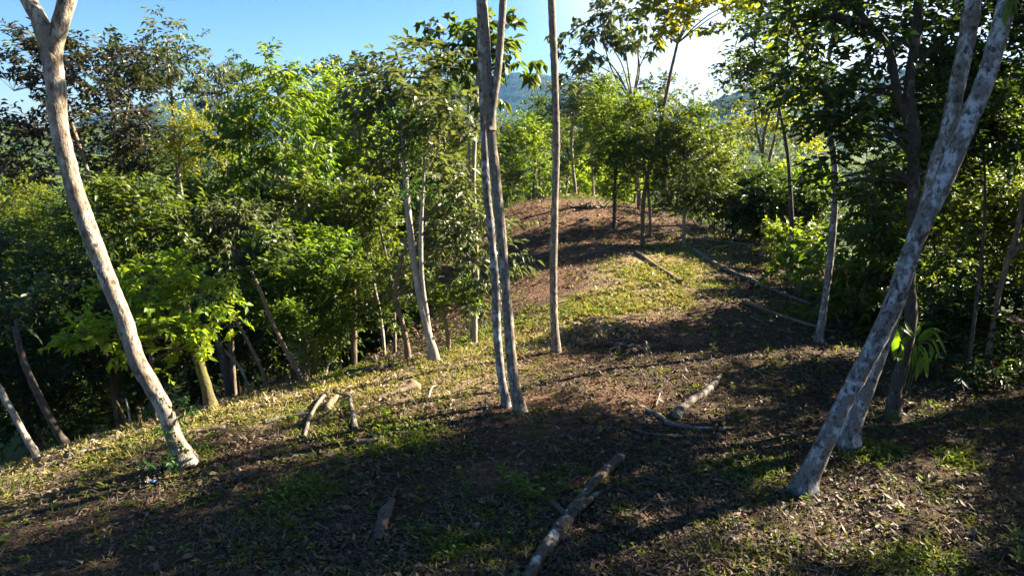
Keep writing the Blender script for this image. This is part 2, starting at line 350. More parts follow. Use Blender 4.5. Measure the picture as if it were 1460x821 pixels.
def T(name, label, Y, trunk, r, blobs, cat='tree', group=None, root_below=False, more=(), **kw):
    """a tree: trunk as photo points (column,row[,distance offset]) from the base up, radii in photo pixels"""
    pts = [P(q[0], q[1], Y + (q[2] if len(q) > 2 else 0)) for q in trunk]
    if root_below:
        kw.setdefault('flare', .2); f = Gd(trunk[0][0], Y); base = f
        pts = [f - np.array([0,0,.15])] + pts
    else:
        base = pts[0].copy(); base[2] = g1(base[0], base[1]); pts[0] = base - np.array([0,0,.12])
        if len(pts) > 1: pts.insert(1, base + (pts[1]-base)*.06)
    rad = [pxm(x, Y) for x in r]
    stems = [(pts, rad)]
    for tk, rk in more:
        ps = [P(q[0], q[1], Y + (q[2] if len(q) > 2 else 0)) for q in tk]; stems.append((ps, [pxm(x, Y) for x in rk]))
    root = empty(name, base, label, cat, group)
    grow(root, base, stems, [PB(b) for b in blobs], **kw)
    return root
# ------------------------------------------------------------------ setting: ground, mountains
def graded(lo, hi, a, b, fine, g=1.09):
    c = list(np.arange(a, b+1e-6, fine)); s = fine; x = c[-1]
    while x < hi: s = min(s*g, 70); x += s; c.append(x)
    s = fine; x = a; pre = []
    while x > lo: s = min(s*g, 70); x -= s; pre.append(x)
    return np.array(pre[::-1] + c)
gx = graded(-1500, 1500, -11, 12, .13); gy = graded(-300, 1900, 4.2, 26, .13)
MX, MY = np.meshgrid(gx, gy); MZ = gz(MX, MY)
nx, ny = len(gx), len(gy); ii = np.arange(nx*ny).reshape(ny, nx)
GF = np.stack([ii[:-1,:-1], ii[:-1,1:], ii[1:,1:], ii[1:,:-1]], 2).reshape(-1, 4)
RED = [(P(795,510,12.6), .7), (P(775,590,9.8), .9), (P(730,330,27.5), 4.0), (P(780,300,30), 4.0), (P(880,300,29.5), 2.5), (P(860,580,10.2), .9), (P(715,670,7.9), .5),(P(640,400,23),3.0), (P(790,365,24.5), 2.6), (P(730,410,20), 2.2), (P(860,345,25.5), 1.6), (P(930,470,14.5), 1.4)]
def ground_mat():
    m, nt, out = newmat('forest_soil'); L = nt.links.new
    g = N(nt, 'ShaderNodeTexCoord'); O = g.outputs['Object']
    n1 = N(nt, 'ShaderNodeTexNoise', i_Scale=.45, i_Detail=6.0, i_Roughness=.65); L(O, n1.inputs[0])
    n2 = N(nt, 'ShaderNodeTexNoise', i_Scale=9.0, i_Detail=8.0, i_Roughness=.7); L(O, n2.inputs[0])
    n3 = N(nt, 'ShaderNodeTexNoise', i_Scale=38.0, i_Detail=6.0, i_Roughness=.7); L(O, n3.inputs[0])
    v = N(nt, 'ShaderNodeTexVoronoi', i_Scale=24.0); L(O, v.inputs['Vector'])
    brown = ramp(nt, n3.outputs[0], [(.3, (.024,.017,.012)), (.48, (.055,.037,.024)), (.62, (.105,.073,.044)), (.78, (.18,.135,.085))])
    straw = ramp(nt, n3.outputs[0], [(.3, (.085,.062,.03)), (.5, (.20,.15,.075)), (.7, (.34,.27,.15))])  # dry grass tones, lightened for the sun on them
    green = ramp(nt, n2.outputs[0], [(.3, (.028,.04,.012)), (.6, (.075,.10,.02)), (.75, (.11,.12,.03))])
    red = ramp(nt, n3.outputs[0], [(.3, (.058,.034,.022)), (.52, (.145,.085,.053)), (.72, (.27,.185,.12))])
    def mix(a, b, f):
        mx = N(nt, 'ShaderNodeMix', data_type='RGBA'); L(f, mx.inputs[0]); L(a, mx.inputs[6]); L(b, mx.inputs[7]); return mx.outputs[2]
    at = N(nt, 'ShaderNodeAttribute', attribute_name='straw'); ar = N(nt, 'ShaderNodeAttribute', attribute_name='red'); ag = N(nt, 'ShaderNodeAttribute', attribute_name='green')
    def mask(attr, amp, lo, hi):
        a = N(nt, 'ShaderNodeMath', operation='MULTIPLY_ADD'); L(n2.outputs[0], a.inputs[0]); a.inputs[1].default_value = amp; L(attr.outputs['Fac'], a.inputs[2])
        return ramp(nt, a.outputs[0], [(lo, (0,0,0)), (hi, (1,1,1))])
    c = mix(brown, straw, mask(at, .6, .5, .9)); c = mix(c, red, mask(ar, .7, .62, .95)); c = mix(c, green, mask(ag, .9, .75, 1.05))
    b = N(nt, 'ShaderNodeBsdfPrincipled'); b.inputs['Roughness'].default_value = .95; b.inputs['Specular IOR Level'].default_value = .1
    L(c, b.inputs['Base Color'])
    hh = N(nt, 'ShaderNodeMath', operation='MULTIPLY_ADD'); L(n3.outputs[0], hh.inputs[0]); hh.inputs[1].default_value = .6; L(n2.outputs[0], hh.inputs[2])
    h2 = N(nt, 'ShaderNodeMath', operation='MULTIPLY_ADD'); L(v.outputs['Distance'], h2.inputs[0]); h2.inputs[1].default_value = .5; L(hh.outputs[0], h2.inputs[2])
    bp = N(nt, 'ShaderNodeBump'); bp.inputs['Strength'].default_value = 1.0; bp.inputs['Distance'].default_value = .07
    L(h2.outputs[0], bp.inputs['Height']); L(bp.outputs[0], b.inputs['Normal']); L(b.outputs[0], out.inputs[0]); return m
def f_red(x, y):
    o = np.zeros_like(x)
    for p, r in RED: o = np.maximum(o, np.exp(-((x-p[0])**2+(y-p[1])**2)/(r*r)))
    return o
def f_sunlit_straw(x, y):      # dry mown grass with the sunlit band of ridge edge and hill painted in
    a = np.exp(-((y - (11.2 + .25*(x+6)))/2.2)**2)*sstep(2.5, -2, x)
    b = np.exp(-(((x-6.3-(y-24)*.52)/1.9)**2))*sstep(12.5, 15, y)*sstep(27, 24.5, y)*.85 + .6*np.exp(-(((x-4)/4)**2 + ((y-33)/1.6)**2))
    return np.clip(a + b + .35*_vn(x, y, 2.1), 0, 1)
GRN = [(P(800,285,31.5), 1.6), (P(880,291,31), 1.3), (P(850,440,16.5), 1.3), (P(870,470,14.5), .8), (P(745,700,7.4), .55), (P(1080,650,8.2), .4), (P(930,400,20), 1.2), (P(560,620,9.3), .7), (P(480,555,12.5), .6), (P(1230,650,8.4), .35), (P(700,460,15.5), 1.2),
       (P(190,650,9.5), .5), (P(440,690,7.6), .5), (P(640,780,6.3), .35), (P(1320,790,5.9), .35), (P(1370,660,8.2), .3), (P(1160,440,15.5), .7), (P(520,525,15), .8), (P(260,650,8.9), .5)]
def f_green(x, y):
    o = np.zeros_like(x)
    for p, r in GRN: o = np.maximum(o, np.exp(-((x-p[0])**2+(y-p[1])**2)/(r*r)))
    return np.clip(o*(.75+.9*_vn(x, y, .7)) + .45*_vn(x, y, 1.3) + .35*_vn(x, y, .5), 0, 1)
gm = mesh_np('ground', np.stack([MX.ravel(), MY.ravel(), MZ.ravel()], 1), GF, ground_mat(), smooth=True)
for nm, f in (('red', f_red), ('straw', f_sunlit_straw), ('green', f_green)):
    a = gm.attributes.new(nm, 'FLOAT', 'POINT'); vv = f(MX.ravel(), MY.ravel())*(np.hypot(MX.ravel(), MY.ravel()) < 60)
    if nm == 'green': vv = np.where(np.hypot(MX.ravel(), MY.ravel()) < 45, vv, .9)
    a.data.foreach_set('value', vv.astype(np.float32))
tag(link('ground', gm), 'brown leaf covered forest floor with mown grass', kind='structure')

def mountain(name, label, y0, depth, prof, zb, seed, lumps):
    """a forested range: ridge heights along x, canopy lumps over its face"""
    xs = np.arange(prof[0][0], prof[-1][0], 7.0); fr = np.concatenate([np.linspace(0, 1, 95), np.linspace(1.03, 1.6, 14)])
    A, B = np.meshgrid(xs, fr); top = np.interp(A, [p[0] for p in prof], [p[1] for p in prof]) + 9*_vn(A, A*0, 83) + 5*_vn(A, A*0, 41)
    spur = _vn(A + 60*B, B*300, 120)
    Y = y0 + depth*B + 70*_vn(A, B*200, 150)*(1-B)
    sh = np.where(B <= 1, B**.85, 1-np.maximum(B-1, 0)**1.3*1.2)
    Z = zb + (top-zb)*sh + 34*spur*np.sin(np.clip(B, 0, 1)*math.pi) 
    Z = Z + 11*np.abs(_vn(A, Y, 13)) + 7*np.abs(_vn(A+31, Y+7, 8)) + 5*_vn(A, Y, 27)
    h, w_ = A.shape; ii = np.arange(h*w_).reshape(h, w_)
    F = np.stack([ii[:-1,:-1], ii[:-1,1:], ii[1:,1:], ii[1:,:-1]], 2).reshape(-1, 4)
    m, nt, out = newmat(name); L = nt.links.new
    tc = N(nt, 'ShaderNodeTexCoord'); n = N(nt, 'ShaderNodeTexNoise', i_Scale=.06, i_Detail=6.0, i_Roughness=.7); L(tc.outputs['Object'], n.inputs[0])
    c = ramp(nt, n.outputs[0], [(.3, (.006,.015,.010)), (.5, (.016,.032,.016)), (.7, (.04,.062,.024))])
    b = N(nt, 'ShaderNodeBsdfPrincipled'); b.inputs['Roughness'].default_value = .95; b.inputs['Specular IOR Level'].default_value = .05; L(c, b.inputs['Base Color'])
    bp = N(nt, 'ShaderNodeBump'); bp.inputs['Strength'].default_value = 1.0; bp.inputs['Distance'].default_value = 6.0; L(n.outputs[0], bp.inputs['Height']); L(bp.outputs[0], b.inputs['Normal'])
    L(b.outputs[0], out.inputs[0])
    tag(link(name, mesh_np(name, np.stack([A.ravel(), Y.ravel(), Z.ravel()], 1), F, m)), label, kind='structure')
def ridge(pts, Y): 
    o = []
    for px, py in pts:
        p = P(px, py, Y); o.append((p[0], p[2]))
    return o
mountain('mountain', 'blue forested mountain range beyond the valley', 900, 420, ridge([(-700,200),(-200,208),(0,205),(60,196),(140,172),(230,150),(330,146),(424,138),(520,142),(580,136),(640,122),(700,110),(740,105),(800,111),(830,120),(880,138),(940,150),(1000,150),(1040,142),(1100,134),(1200,126),(1500,110),(2100,130)], 1320), -60, 3, 1)
mountain('forested_hill', 'hazy forested slope of the nearer valley side', 420, 230, ridge([(820,230),(900,205),(960,180),(1005,152),(1040,140),(1090,132),(1150,120),(1300,100),(1500,90),(1900,110)], 650), -45, 5, 1)

# ------------------------------------------------------------------ far wood (one mass)
def far_wood():
    pts = []
    for lo, hi, sp, az0, az1 in ((62, 130, 6.5, -40, 27), (130, 260, 8.5, -40, 27), (260, 430, 12, -40, 27)):
        area = .5*R(az1-az0)*(hi*hi-lo*lo); n = int(area/(sp*sp))
        r = np.sqrt(rng.uniform(lo*lo, hi*hi, n)); a = R(1)*rng.uniform(az0, az1, n); pts.append(np.stack([r*np.sin(a), r*np.cos(a)], 1))
    p = np.vstack(pts); z = gz(p[:,0], p[:,1]); V_, F_, T_, off = [], [], [], 0
    for (x, y), zz in zip(p, z):
        r = math.hypot(x, y); s = rng.uniform(2.4, 4.6); L = .0042*r + .28; n = int(np.clip(95*(s/3.2)**2, 60, 200))
        q = nrm(rng.normal(0, 1, (n,3))); q[:,2] = np.abs(q[:,2])*.9 - .15; hgt = rng.uniform(4, 9)
        b = np.array([x, y, zz+hgt]) + q*np.array([s, s, s*.95])*rng.uniform(.6, 1.05, (n,1)) + np.array([0,0,1])*0
        b[:,2] -= rng.uniform(0, 1, n)**3*hgt*.7
        d = nrm(q + rng.normal(0, .6, (n,3)) - np.array([0,0,.2]))
        V, F = leaf_quads(b, d, np.full(n, L)*rng.uniform(.7, 1.3, n), np.full(n, L*.75), .4, .2); V_.append(V); F_.append(F+off); off += len(V)
        T_.append(np.repeat(np.clip(rng.normal(.45, .28) + rng.normal(0, .12, n), 0, 1), 4))
    o = link('far_forest', mesh_np('far_forest', np.vstack(V_), np.vstack(F_), LM['hazy'], np.concatenate(T_)))
    tag(o, 'hazy forest covering the valley below the hill', 'forest', kind='stuff')
far_wood()

# ------------------------------------------------------------------ trees: named ones
def seg(*a): return list(a)
# -- the big forked tree in front
T('forked_tree', 'thick tan mottled trunk forking high up, leaning away from leafy base', 8.7,
  [(268,664),(252,632),(233,580),(215,548),(198,519),(178,458),(158,408),(138,358),(121,312),(105,266),(94,222),(84,179),(78,110),(70,66),(56,28),(40,-2),(20,-70),(5,-160)], [13,11.4,11.2,11.2,11.2,11.2,11.2,11.2,11.4,12,11.3,10,8,5], 
  [(10,-170,8.7,110,60),(120,-190,8.9,110,60),(60,-260,8.5,130,70),(-60,-240,8.6,90,60)], leaf='green', spec='broad', bark='tan', cover=1.6, side=18, flare=.95, rough=.035, limb_r=.3,
  more=[(seg((83,165),(79,105),(79,66),(87,32),(97,-4),(108,-70),(118,-180)), [4,8.5,10.6,10.4,9.4,8,5])])
# -- twin trunks in the middle
T('slender_tree', 'mottled grey trunk with a fork, thicker one of the middle pair', 9.9,
  [(742,588),(736,560),(722,420),(712,307),(706,250),(699,179),(694,102),(690,20),(684,-120),(680,-260)], [8.6,7.5,7.2,7,7,6.8,6.2,5.6,5,3],
  [(640,-300,9.9,120,70),(740,-330,10.1,110,60),(690,-400,9.7,130,70)], leaf='green', spec='broad', bark='pale', cover=.4, flare=.7, rough=.04,
  more=[(seg((699,185),(703,150),(711,90),(716,20),(722,-80),(735,-260)), [4.8,5,5,4.6,4,2.2])])
T('slender_tree', 'thin grey trunk standing close behind the forked middle trunk', 10.15,
  [(722,582),(716,545),(709,480),(706,400),(700,330),(693,262),(690,190),(687,110),(684,20),(670,-150)], [6.5,6,5.8,5.5,5.2,5,4.6,4,3.5,2],
  [(640,-220,10.3,80,50),(690,-260,10.3,70,50)], leaf='green', spec='broad', bark='lichen', cover=.3, flare=.7, rough=.04)
# -- single straight trunk
T('slender_tree', 'straight pale trunk rising from reddish soil, bare up to the sky', 12.9,
  [(793,503),(791,470),(789,400),(791,300),(793,205),(791,110),(787,20),(783,-100),(780,-220)], [6.5,5.5,5.2,5,4.9,4.9,4.7,4,2],
  [(760,-250,12.9,90,50),(830,-260,13.0,80,50),(790,-310,12.9,90,50)], leaf='green', spec='broad', bark='pale', cover=1.5, flare=.4, rough=.035)
# -- leaning white pair beyond the ridge edge, large pale leaves
T('broadleaf_tree', 'sunlit white leaning trunk wrapped in vines below a pale leafy crown', 13.0,
  [(622,519),(612,480),(598,420),(587,350),(580,280),(576,215),(574,170),(570,130)], [6.5,5.2,5,4.8,4.4,4,3.5,2],
  [(572,118,13.4,55,34),(530,140,13.6,38,30),(610,150,13.2,44,36),(560,185,13.1,40,28),(628,205,13.2,40,34),(590,240,13.8,45,32),(548,235,13.8,34,26),(600,95,13.8,32,20)],
  leaf='grey', spec='broad', bark='white', cover=2.0, tone=.5, scale=1.15, t_lo=.5, flare=.45,
  more=[(seg((616,512),(610,460),(602,400),(600,345),(602,290),(606,225)), [4,3.6,3.2,2.6,1.5])])
T('broadleaf_tree', 'leafy tree with hanging grey green leaves behind the white leaning trunk', 14.2,
  [(582,497),(575,465),(567,436),(570,380),(600,320),(630,290)], [4.5,4,3.6,3,2.4,1.5],
  [(640,275,14.2,42,34),(655,320,14.0,44,40),(625,345,14.3,38,34),(650,380,14.2,45,40),(690,370,14.2,40,36),(620,400,14.4,40,30),(665,425,14.6,40,28),(705,325,14.2,26,22)], leaf='grey', spec='hang', bark='brown', cover=1.2, tone=.4, t_lo=.4)
# -- thin white trunk with big whorled leaves
T('umbrella_tree', 'slim white trunk topped by a dark crown of big drooping leaves', 15.0,
  [(677,491),(677,440),(679,400),(678,330),(675,260),(676,220),(679,150),(681,95)], [4.2,3.8,3.6,3.4,3.2,3.2,2.8,1.8],
  [(640,66,15.0,34,26),(685,45,15.2,34,24),(718,75,15.0,30,36),(652,105,14.9,34,26),(700,110,15.0,28,26),(672,75,15.3,34,28),(722,42,15.2,22,20),(648,148,15.1,26,20),(620,88,15.1,24,18)], leaf='green', spec='big', bark='white', cover=1.5, tone=.15, tvar=.26, t_lo=.6, flare=.25, lump=.4,
  more=[(seg((671,470),(669,415),(672,360),(669,238),(667,133)), [3.4,3,2.4,2,1.4])])
# -- hill-top trees
T('sapling_tree', 'small dark stemmed tree on the hill slope with fine leaves', 26.5, [(875,331),(876,300),(877,262),(880,220)], [2.6,2.3,2.1,1.6],
  [(878,225,26.5,40,40),(862,180,26.8,30,40),(900,190,26.6,32,42),(880,145,26.8,34,32),(850,230,26.5,22,26)], leaf='bright', spec='broad', bark='dark', cover=1.4, tone=.45, scale=.85, t_lo=.5)
T('leaning_tree', 'tall leaning trunk on the hill with golden green leaves against white sky', 24.5,
  [(916,352),(917,290),(922,255),(934,215),(942,175),(950,136),(958,96),(966,62)], [3.4,2.9,2.8,2.6,2.5,2.4,2.2,1.8],
  [(950,20,24.5,36,26),(985,14,24.5,34,24),(930,42,24.3,28,22),(1010,2,24.7,36,22),(975,45,24.2,28,14),(1050,8,24.4,36,16),(1000,-30,24.5,60,26),(1075,-6,24.2,30,18)], leaf='gold', spec='large', bark='brown', cover=2.2, tone=.5, tvar=.3, t_lo=.8, scale=1.2)
T('conical_tree', 'dense green tree with layered fine leaves and short pale stem on hill', 24.5, [(975,354),(975,320),(976,290),(978,220),(980,160)], [2.6,2.2,2,1.6,.8],
  [(975,300,24.5,36,16),(960,268,24.3,48,26),(1000,262,24.6,44,28),(978,225,24.5,60,30),(950,200,24.4,40,30),(1005,205,24.6,36,28),(980,172,24.5,44,26),(1022,235,24.7,24,24),(935,240,24.2,26,24)], leaf='green', spec='broad', bark='white', cover=2.2, tone=.3, scale=.85, t_lo=.4)
T('conical_tree', 'green fine leaved tree between the hill stems, shading the slope', 26.0, [(928,320),(925,280),(918,230),(910,170)], [2.4,2,1.8,1],
  [(915,262,26,34,30),(930,215,26.2,36,34),(905,215,26,30,34),(918,165,26.3,34,30),(890,245,25.8,22,24)], leaf='green', spec='broad', bark='pale', cover=1.7, tone=.3, scale=.85, t_lo=.4)
T('umbrella_tree', 'open grey green umbrella crown on fanned branches against white sky', 30.0,
  [(912,300),(908,240),(904,185),(902,148)], [3.2,3,2.8,2.4],
  [(858,38,30,32,18),(830,62,30.2,28,20),(893,30,29.8,28,16),(820,96,30,22,14),(868,62,30.5,30,16),(905,62,29.8,26,16),(850,92,30.3,26,12),(925,68,30,22,14),(880,14,30.2,24,12),(812,110,30.2,14,10)], leaf='grey', spec='big', bark='pale', cover=1.5, tone=.4, t_lo=.85, limb_r=.55, lump=.42, scale=1.2)
T('slim_tree', 'very slim pale curved trunk on the hill crest with grey crown', 33.0, [(821,276),(817,240),(815,200),(818,160)], [2.2,2,1.8,1.2],
  [(818,135,33,30,24),(840,120,33.2,26,18),(805,160,33,22,18),(830,165,33.2,26,16)], leaf='grey', spec='broad', bark='pale', cover=1.8, tone=.45, t_lo=.6)
T('slim_tree', 'slim grey trunk on the crest under bright green leaves', 35.0, [(846,278),(845,240),(846,190)], [1.7,1.5,1.2],
  [(850,165,35,34,26),(870,140,35,30,22),(835,185,35,24,18),(868,190,35,22,22)], leaf='bright', spec='broad', bark='pale', cover=2.0, tone=.5, t_lo=.6)
T('grey_tree', 'small round grey green crown rising behind the conical hill tree', 36.0, [(950,290),(950,230),(950,165)], [1.8,1.6,1.2],
  [(945,130,36,26,14),(965,138,36,22,12),(930,150,36,16,10)], leaf='grey', spec='large', bark='pale', cover=1.6, tone=.5, t_lo=.7)
# -- forest beyond the crest
def back(label, Y, px, top, base_py, w_, leaf, spec='broad', tone=.5, n=5, cover=2.2, name='forest_tree', group=None, bark='brown', scale=1.3):
    h = base_py - top; bl = []
    for k in range(n):
        f = (k+.5)/n; bl.append((px + rng.uniform(-.5, .5)*w_*(.4+.6*math.sin(f*3)), top + h*(.12 + .72*f), Y + rng.uniform(-.5, .5), w_*rng.uniform(.38, .55), max(12, h/n*rng.uniform(.7, .95))))
    return T(name, label, Y, [(px, base_py), (px+rng.uniform(-6,6), base_py-h*.5), (px, top+h*.2)], [2.4,1.9,.9], bl, leaf=leaf, spec=spec, tone=tone, cover=cover, bark=bark, root_below=True, group=group, scale=scale, t_lo=.3)
for a in [('yellow green tree beyond the crest, right of the twin trunks', 40, 760, 160, 290, 42, 'bright'), ('dark round crown under the blue mountain, beyond the hill crest', 52, 770, 138, 230, 46, 'dark'),
          ('bright green bush at the back of the hill crest', 38, 848, 240, 290, 40, 'lime'), ('bright green tree between straight trunk and twin trunks', 46, 735, 190, 285, 34, 'bright'),
          ('leafy green tree behind the straight pale trunk', 44, 806, 170, 285, 36, 'green'), ('olive green crown below the mountain beside the thin white trunk', 48, 650, 185, 330, 50, 'yellow'),
          ('dull green tree beyond the crest with rounded top', 56, 715, 160, 260, 48, 'green'), ('sunlit green tree behind the leaning hill trunk', 42, 880, 195, 300, 46, 'bright'),
          ('pale yellow green shrub right of the conical tree', 40, 1030, 215, 310, 36, 'yellow'), ('deep green tree low behind the conical tree', 46, 1000, 225, 300, 44, 'green'),
          ('grey green crown far behind the slim crest trunk', 60, 830, 150, 240, 40, 'grey'), ('lime green sapling thicket behind the hill on its far side', 37, 905, 235, 292, 30, 'lime'), ('olive tree far down the valley behind the umbrella crown', 66, 870, 150, 260, 50, 'hazy'),
          ('green tree filling the gap left of the twin trunks', 30, 660, 230, 400, 48, 'green'), ('yellow leaved tree behind the big leaved crown', 34, 610, 170, 330, 50, 'yellow')]:
    back(*a)
T('airy_tree', 'airy yellow green tree with several pale stems above the vine thicket', 29.0, [(1088,262),(1088,225),(1089,195),(1098,160)], [3,2.6,2.4,1.5],
  [(1062,150,29,34,30),(1100,125,29.2,40,30),(1135,150,29,34,30),(1085,185,31.8,34,22),(1130,195,29,36,26),(1075,100,29.3,34,26),(1115,85,29,34,24),(1050,195,29,24,20)], leaf='yellow', spec='broad', bark='pale', cover=1.25, tone=.45, root_below=True, t_lo=.45, lump=.4,
  more=[(seg((1090,255),(1100,215),(1108,180),(1112,140)), [2.2,2,1.8,1]), (seg((1088,225),(1080,190),(1075,150)), [2,1.6,1])])
T('dark_leaf_tree', 'feathery dark grey crown hanging in front of the white sky', 20.0, [(1128,300),(1120,200),(1100,120),(1075,70)], [3.6,3,2.2,1.2],
  [(1045,95,20,30,24),(1075,60,20.2,36,26),(1105,95,20,34,26),(1060,130,20,28,16),(1115,50,20.3,36,26),(1085,20,20,30,22)], leaf='dark', spec='broad', bark='dark', cover=1.5, tone=.55, root_below=True, t_lo=.5)

# -- the dark forest on the left
LF = 'trees of the dark forest edge'
T('dark_leaf_tree', 'dark purplish crown behind the thick forked trunk, sky showing through', 17.0, [(150,420),(140,300),(110,200),(85,130)], [5,4.5,3.5,2],
  [(60,85,17,50,32),(20,130,17.2,45,34),(105,110,16.8,44,36),(30,190,17,50,30),(120,165,17.2,40,32),(85,210,17,48,30),(20,75,17.3,30,18),(130,75,17,26,20),(5,245,17,40,24)], leaf='purple', spec='broad', bark='brown', cover=1.5, tone=.35, tvar=.28, root_below=True, t_lo=.5, limb_r=.6)
T('dark_leaf_tree', 'dark crown right of the forked trunk, below the airy top', 18.5, [(200,400),(180,300),(170,220),(185,140)], [4.5,4,3,1.5],
  [(190,85,18.5,34,24),(165,120,18.4,36,30),(205,130,18.7,34,30),(175,175,18.5,44,30),(150,215,18.5,40,28),(205,210,18.2,40,30),(160,260,18.2,50,30)], leaf='purple', spec='broad', bark='brown', cover=1.9, tone=.55, root_below=True, t_lo=.5)
T('airy_tree', 'tall airy tree with drooping sprays against blue sky', 23.0, [(257,300),(255,264),(251,222),(246,150),(238,60)], [5,4.6,3.6,2.4,1],
  [(238,48,23,22,26),(228,95,23.2,30,24),(262,85,23,26,26),(285,105,23,24,20),(240,135,23,36,22),(275,140,23.2,28,20),(215,120,22.8,22,22)], leaf='grey', spec='hang', bark='brown', cover=1.05, tone=.4, root_below=True, t_lo=.5, lump=.4, limb_r=.4)
T('yellow_leaf_tree', 'pale yellow green crown around the airy tree stem', 21.5, [(262,380),(262,300),(255,240),(258,200)], [4,3.6,3,1.6],
  [(248,190,21.5,30,24),(285,185,21.7,34,24),(322,195,21.5,30,24),(262,225,21.3,40,20),(305,225,21.5,36,22),(232,225,21.5,26,22)], leaf='yellow', spec='small', bark='tan', cover=1.5, tone=.6, root_below=True, t_lo=.5)
T('airy_tree', 'thin grey crown at the skyline between tall airy tree and bright green tree', 28.0, [(320,330),(322,220),(325,130)], [3,2.4,1.2],
  [(308,112,28,26,18),(335,105,28.2,24,18),(325,140,28,32,20),(350,120,28,22,18),(298,140,28,22,16)], leaf='grey', spec='hang', bark='brown', cover=1.1, tone=.35, root_below=True, t_lo=.5)
T('green_tree', 'tall bright green tree with drooping leaves and pointed top', 18.5, [(402,420),(402,302),(404,225),(395,130),(378,85)], [4.2,3.6,3,2,.8],
  [(376,98,18.5,24,22),(410,115,18.6,22,20),(385,140,18.4,44,24),(350,165,18.5,30,24),(415,165,18.6,40,26),(380,190,18.3,48,26),(340,215,18.5,36,28),(425,215,18.5,40,26),(390,245,18.3,46,24),(445,250,18.4,30,24),(345,262,18.5,34,24)], leaf='bright', spec='hang', bark='tan', cover=1.8, tone=.42, root_below=True, t_lo=.35)
T('yellow_leaf_tree', 'sunny yellow green crown right of the pointed green tree', 25.0, [(475,380),(472,280),(470,180)], [4,3.2,1.6],
  [(465,135,25,34,22),(500,150,25.2,34,24),(450,170,25,34,26),(490,190,24.8,44,26),(525,185,25,30,28),(460,215,25,40,26),(510,230,24.8,40,26),(480,255,24.6,40,22)], leaf='lime', spec='broad', bark='brown', cover=2.2, tone=.35, tvar=.3, root_below=True, t_lo=.4)
T('dark_leaf_tree', 'flat dark grey crown at the skyline behind the sunny yellow crown', 34.0, [(500,330),(500,220),(495,125)], [3,2.4,1.4],
  [(480,108,34,32,14),(515,104,34.2,34,16),(545,118,34,26,16),(495,130,34,36,16),(455,118,34,16,10)], leaf='grey', spec='large', bark='brown', cover=1.8, tone=.1, root_below=True, t_lo=.6)
T('lime_tree', 'mossy based tree with glowing lime green leaf sprays behind the forked trunk', 11.4,
  [(302,582),(294,552),(285,520),(276,488),(270,455),(262,425),(250,395)], [10.5,8.2,7,6,5.5,4.5,2.5],
  [(215,388,11.4,50,18),(128,478,11.2,40,14),(185,470,11.1,36,16),(250,438,11.3,40,18),(296,420,11.4,34,18),(240,485,11.1,44,20),(290,500,11.0,28,12),(210,520,11.2,26,14),(310,462,11.3,24,16),(170,420,11.5,36,16),(250,410,11.6,44,14),(112,474,10.9,30,12),(150,486,10.8,30,12),(195,500,10.9,26,12),(228,462,10.9,26,12)],
  leaf='lime', spec='large', bark='mossy', cover=2.6, tone=.6, tvar=.28, flare=.5, t_lo=.5, scale=.62, limb_r=.35)
def fill(label, Y, bl, leaf, trunk=None, r=(4,3.4,2), **kw):
    px = bl[0][0]; trunk = trunk or [(px, bl[0][1]+60), (px-6, bl[0][1]+20), (px, bl[0][1])]
    return T(kw.pop('name', 'forest_tree'), label, Y, trunk, r, [(b[0], b[1], Y+b[4] if len(b) > 4 else Y, b[2], b[3]) for b in bl], leaf=leaf, root_below=True, t_lo=.3, **{**dict(spec='broad', bark='brown', cover=2.4), **kw})
fill('dense dark tree just behind the lime sprays', 15.5, [(200,300,60,34),(260,320,56,34),(160,340,50,34),(230,360,60,30),(290,365,40,26),(140,300,40,28)], 'green', tone=0.33)
fill('leafy tree with whitish young leaf tips below the pointed green tree', 16.0, [(320,320,54,30),(370,335,50,30),(300,360,50,28),(350,375,54,28),(400,365,36,26),(280,330,34,24)], 'grey', tone=0.37, spec='hang', cover=2.2)
fill('mid green understory tree above the pale leaning sapling', 15.5, [(430,370,52,28),(390,400,48,26),(460,410,48,28),(420,430,46,26),(350,420,44,24),(480,370,40,26)], 'bright', tone=0.33)
fill('dark green tree below the sunny yellow crown', 17.5, [(500,300,50,34),(470,335,44,30),(530,330,44,34),(510,370,48,30),(555,300,34,30),(440,300,44,30)], 'green', tone=0.40)
fill('bright green sapling crown left of the white leaning trunk', 15.2, [(500,400,40,26),(535,425,38,28),(475,440,42,24),(520,455,34,20),(560,390,30,26)], 'green', tone=0.60, spec='small')
fill('low leafy bush hanging over the ridge edge beside thin brown stems', 14.4, [(435,475,34,24),(452,500,24,18),(420,450,32,22),(470,470,26,20),(440,520,18,12)], 'bright', tone=0.40, spec='small', name='bush')
fill('shadowed tree filling the gap under the flat dark crown', 20.0, [(540,390,50,34),(580,350,44,34),(560,430,44,28),(600,300,40,34)], 'dark', tone=.6)
fill('fernlike yellow green bush beside the white leaning trunk foot', 14.0, [(638,415,26,20),(650,440,22,18),(622,432,20,14)], 'bright', tone=0.45, spec='small', name='bush')
fill('golden hazy tree at the picture edge left of the forked trunk', 23.0, [(25,320,40,34),(10,370,40,32),(50,360,34,30),(20,280,34,24),(60,400,34,26)], 'yellow', tone=.35, spec='small', cover=1.8)
fill('grey feathery tree low beyond the white leaning edge trunk', 17.0, [(25,450,48,34),(70,430,44,32),(10,500,40,30),(60,490,44,30),(110,420,36,30)], 'grey', tone=0.20, spec='small')
fill('dark leafy tree behind the lime sprays near the ridge', 16.5, [(150,440,56,34),(100,470,48,32),(190,470,48,30),(130,520,50,26),(200,530,40,24),(250,500,40,30)], 'dark', tone=.5)
fill('dark tree in the hollow behind the mossy trunk', 18.0, [(330,460,54,34),(280,460,48,34),(390,470,48,30),(340,510,50,26),(420,500,40,24),(460,480,44,28)], 'dark', tone=.45)
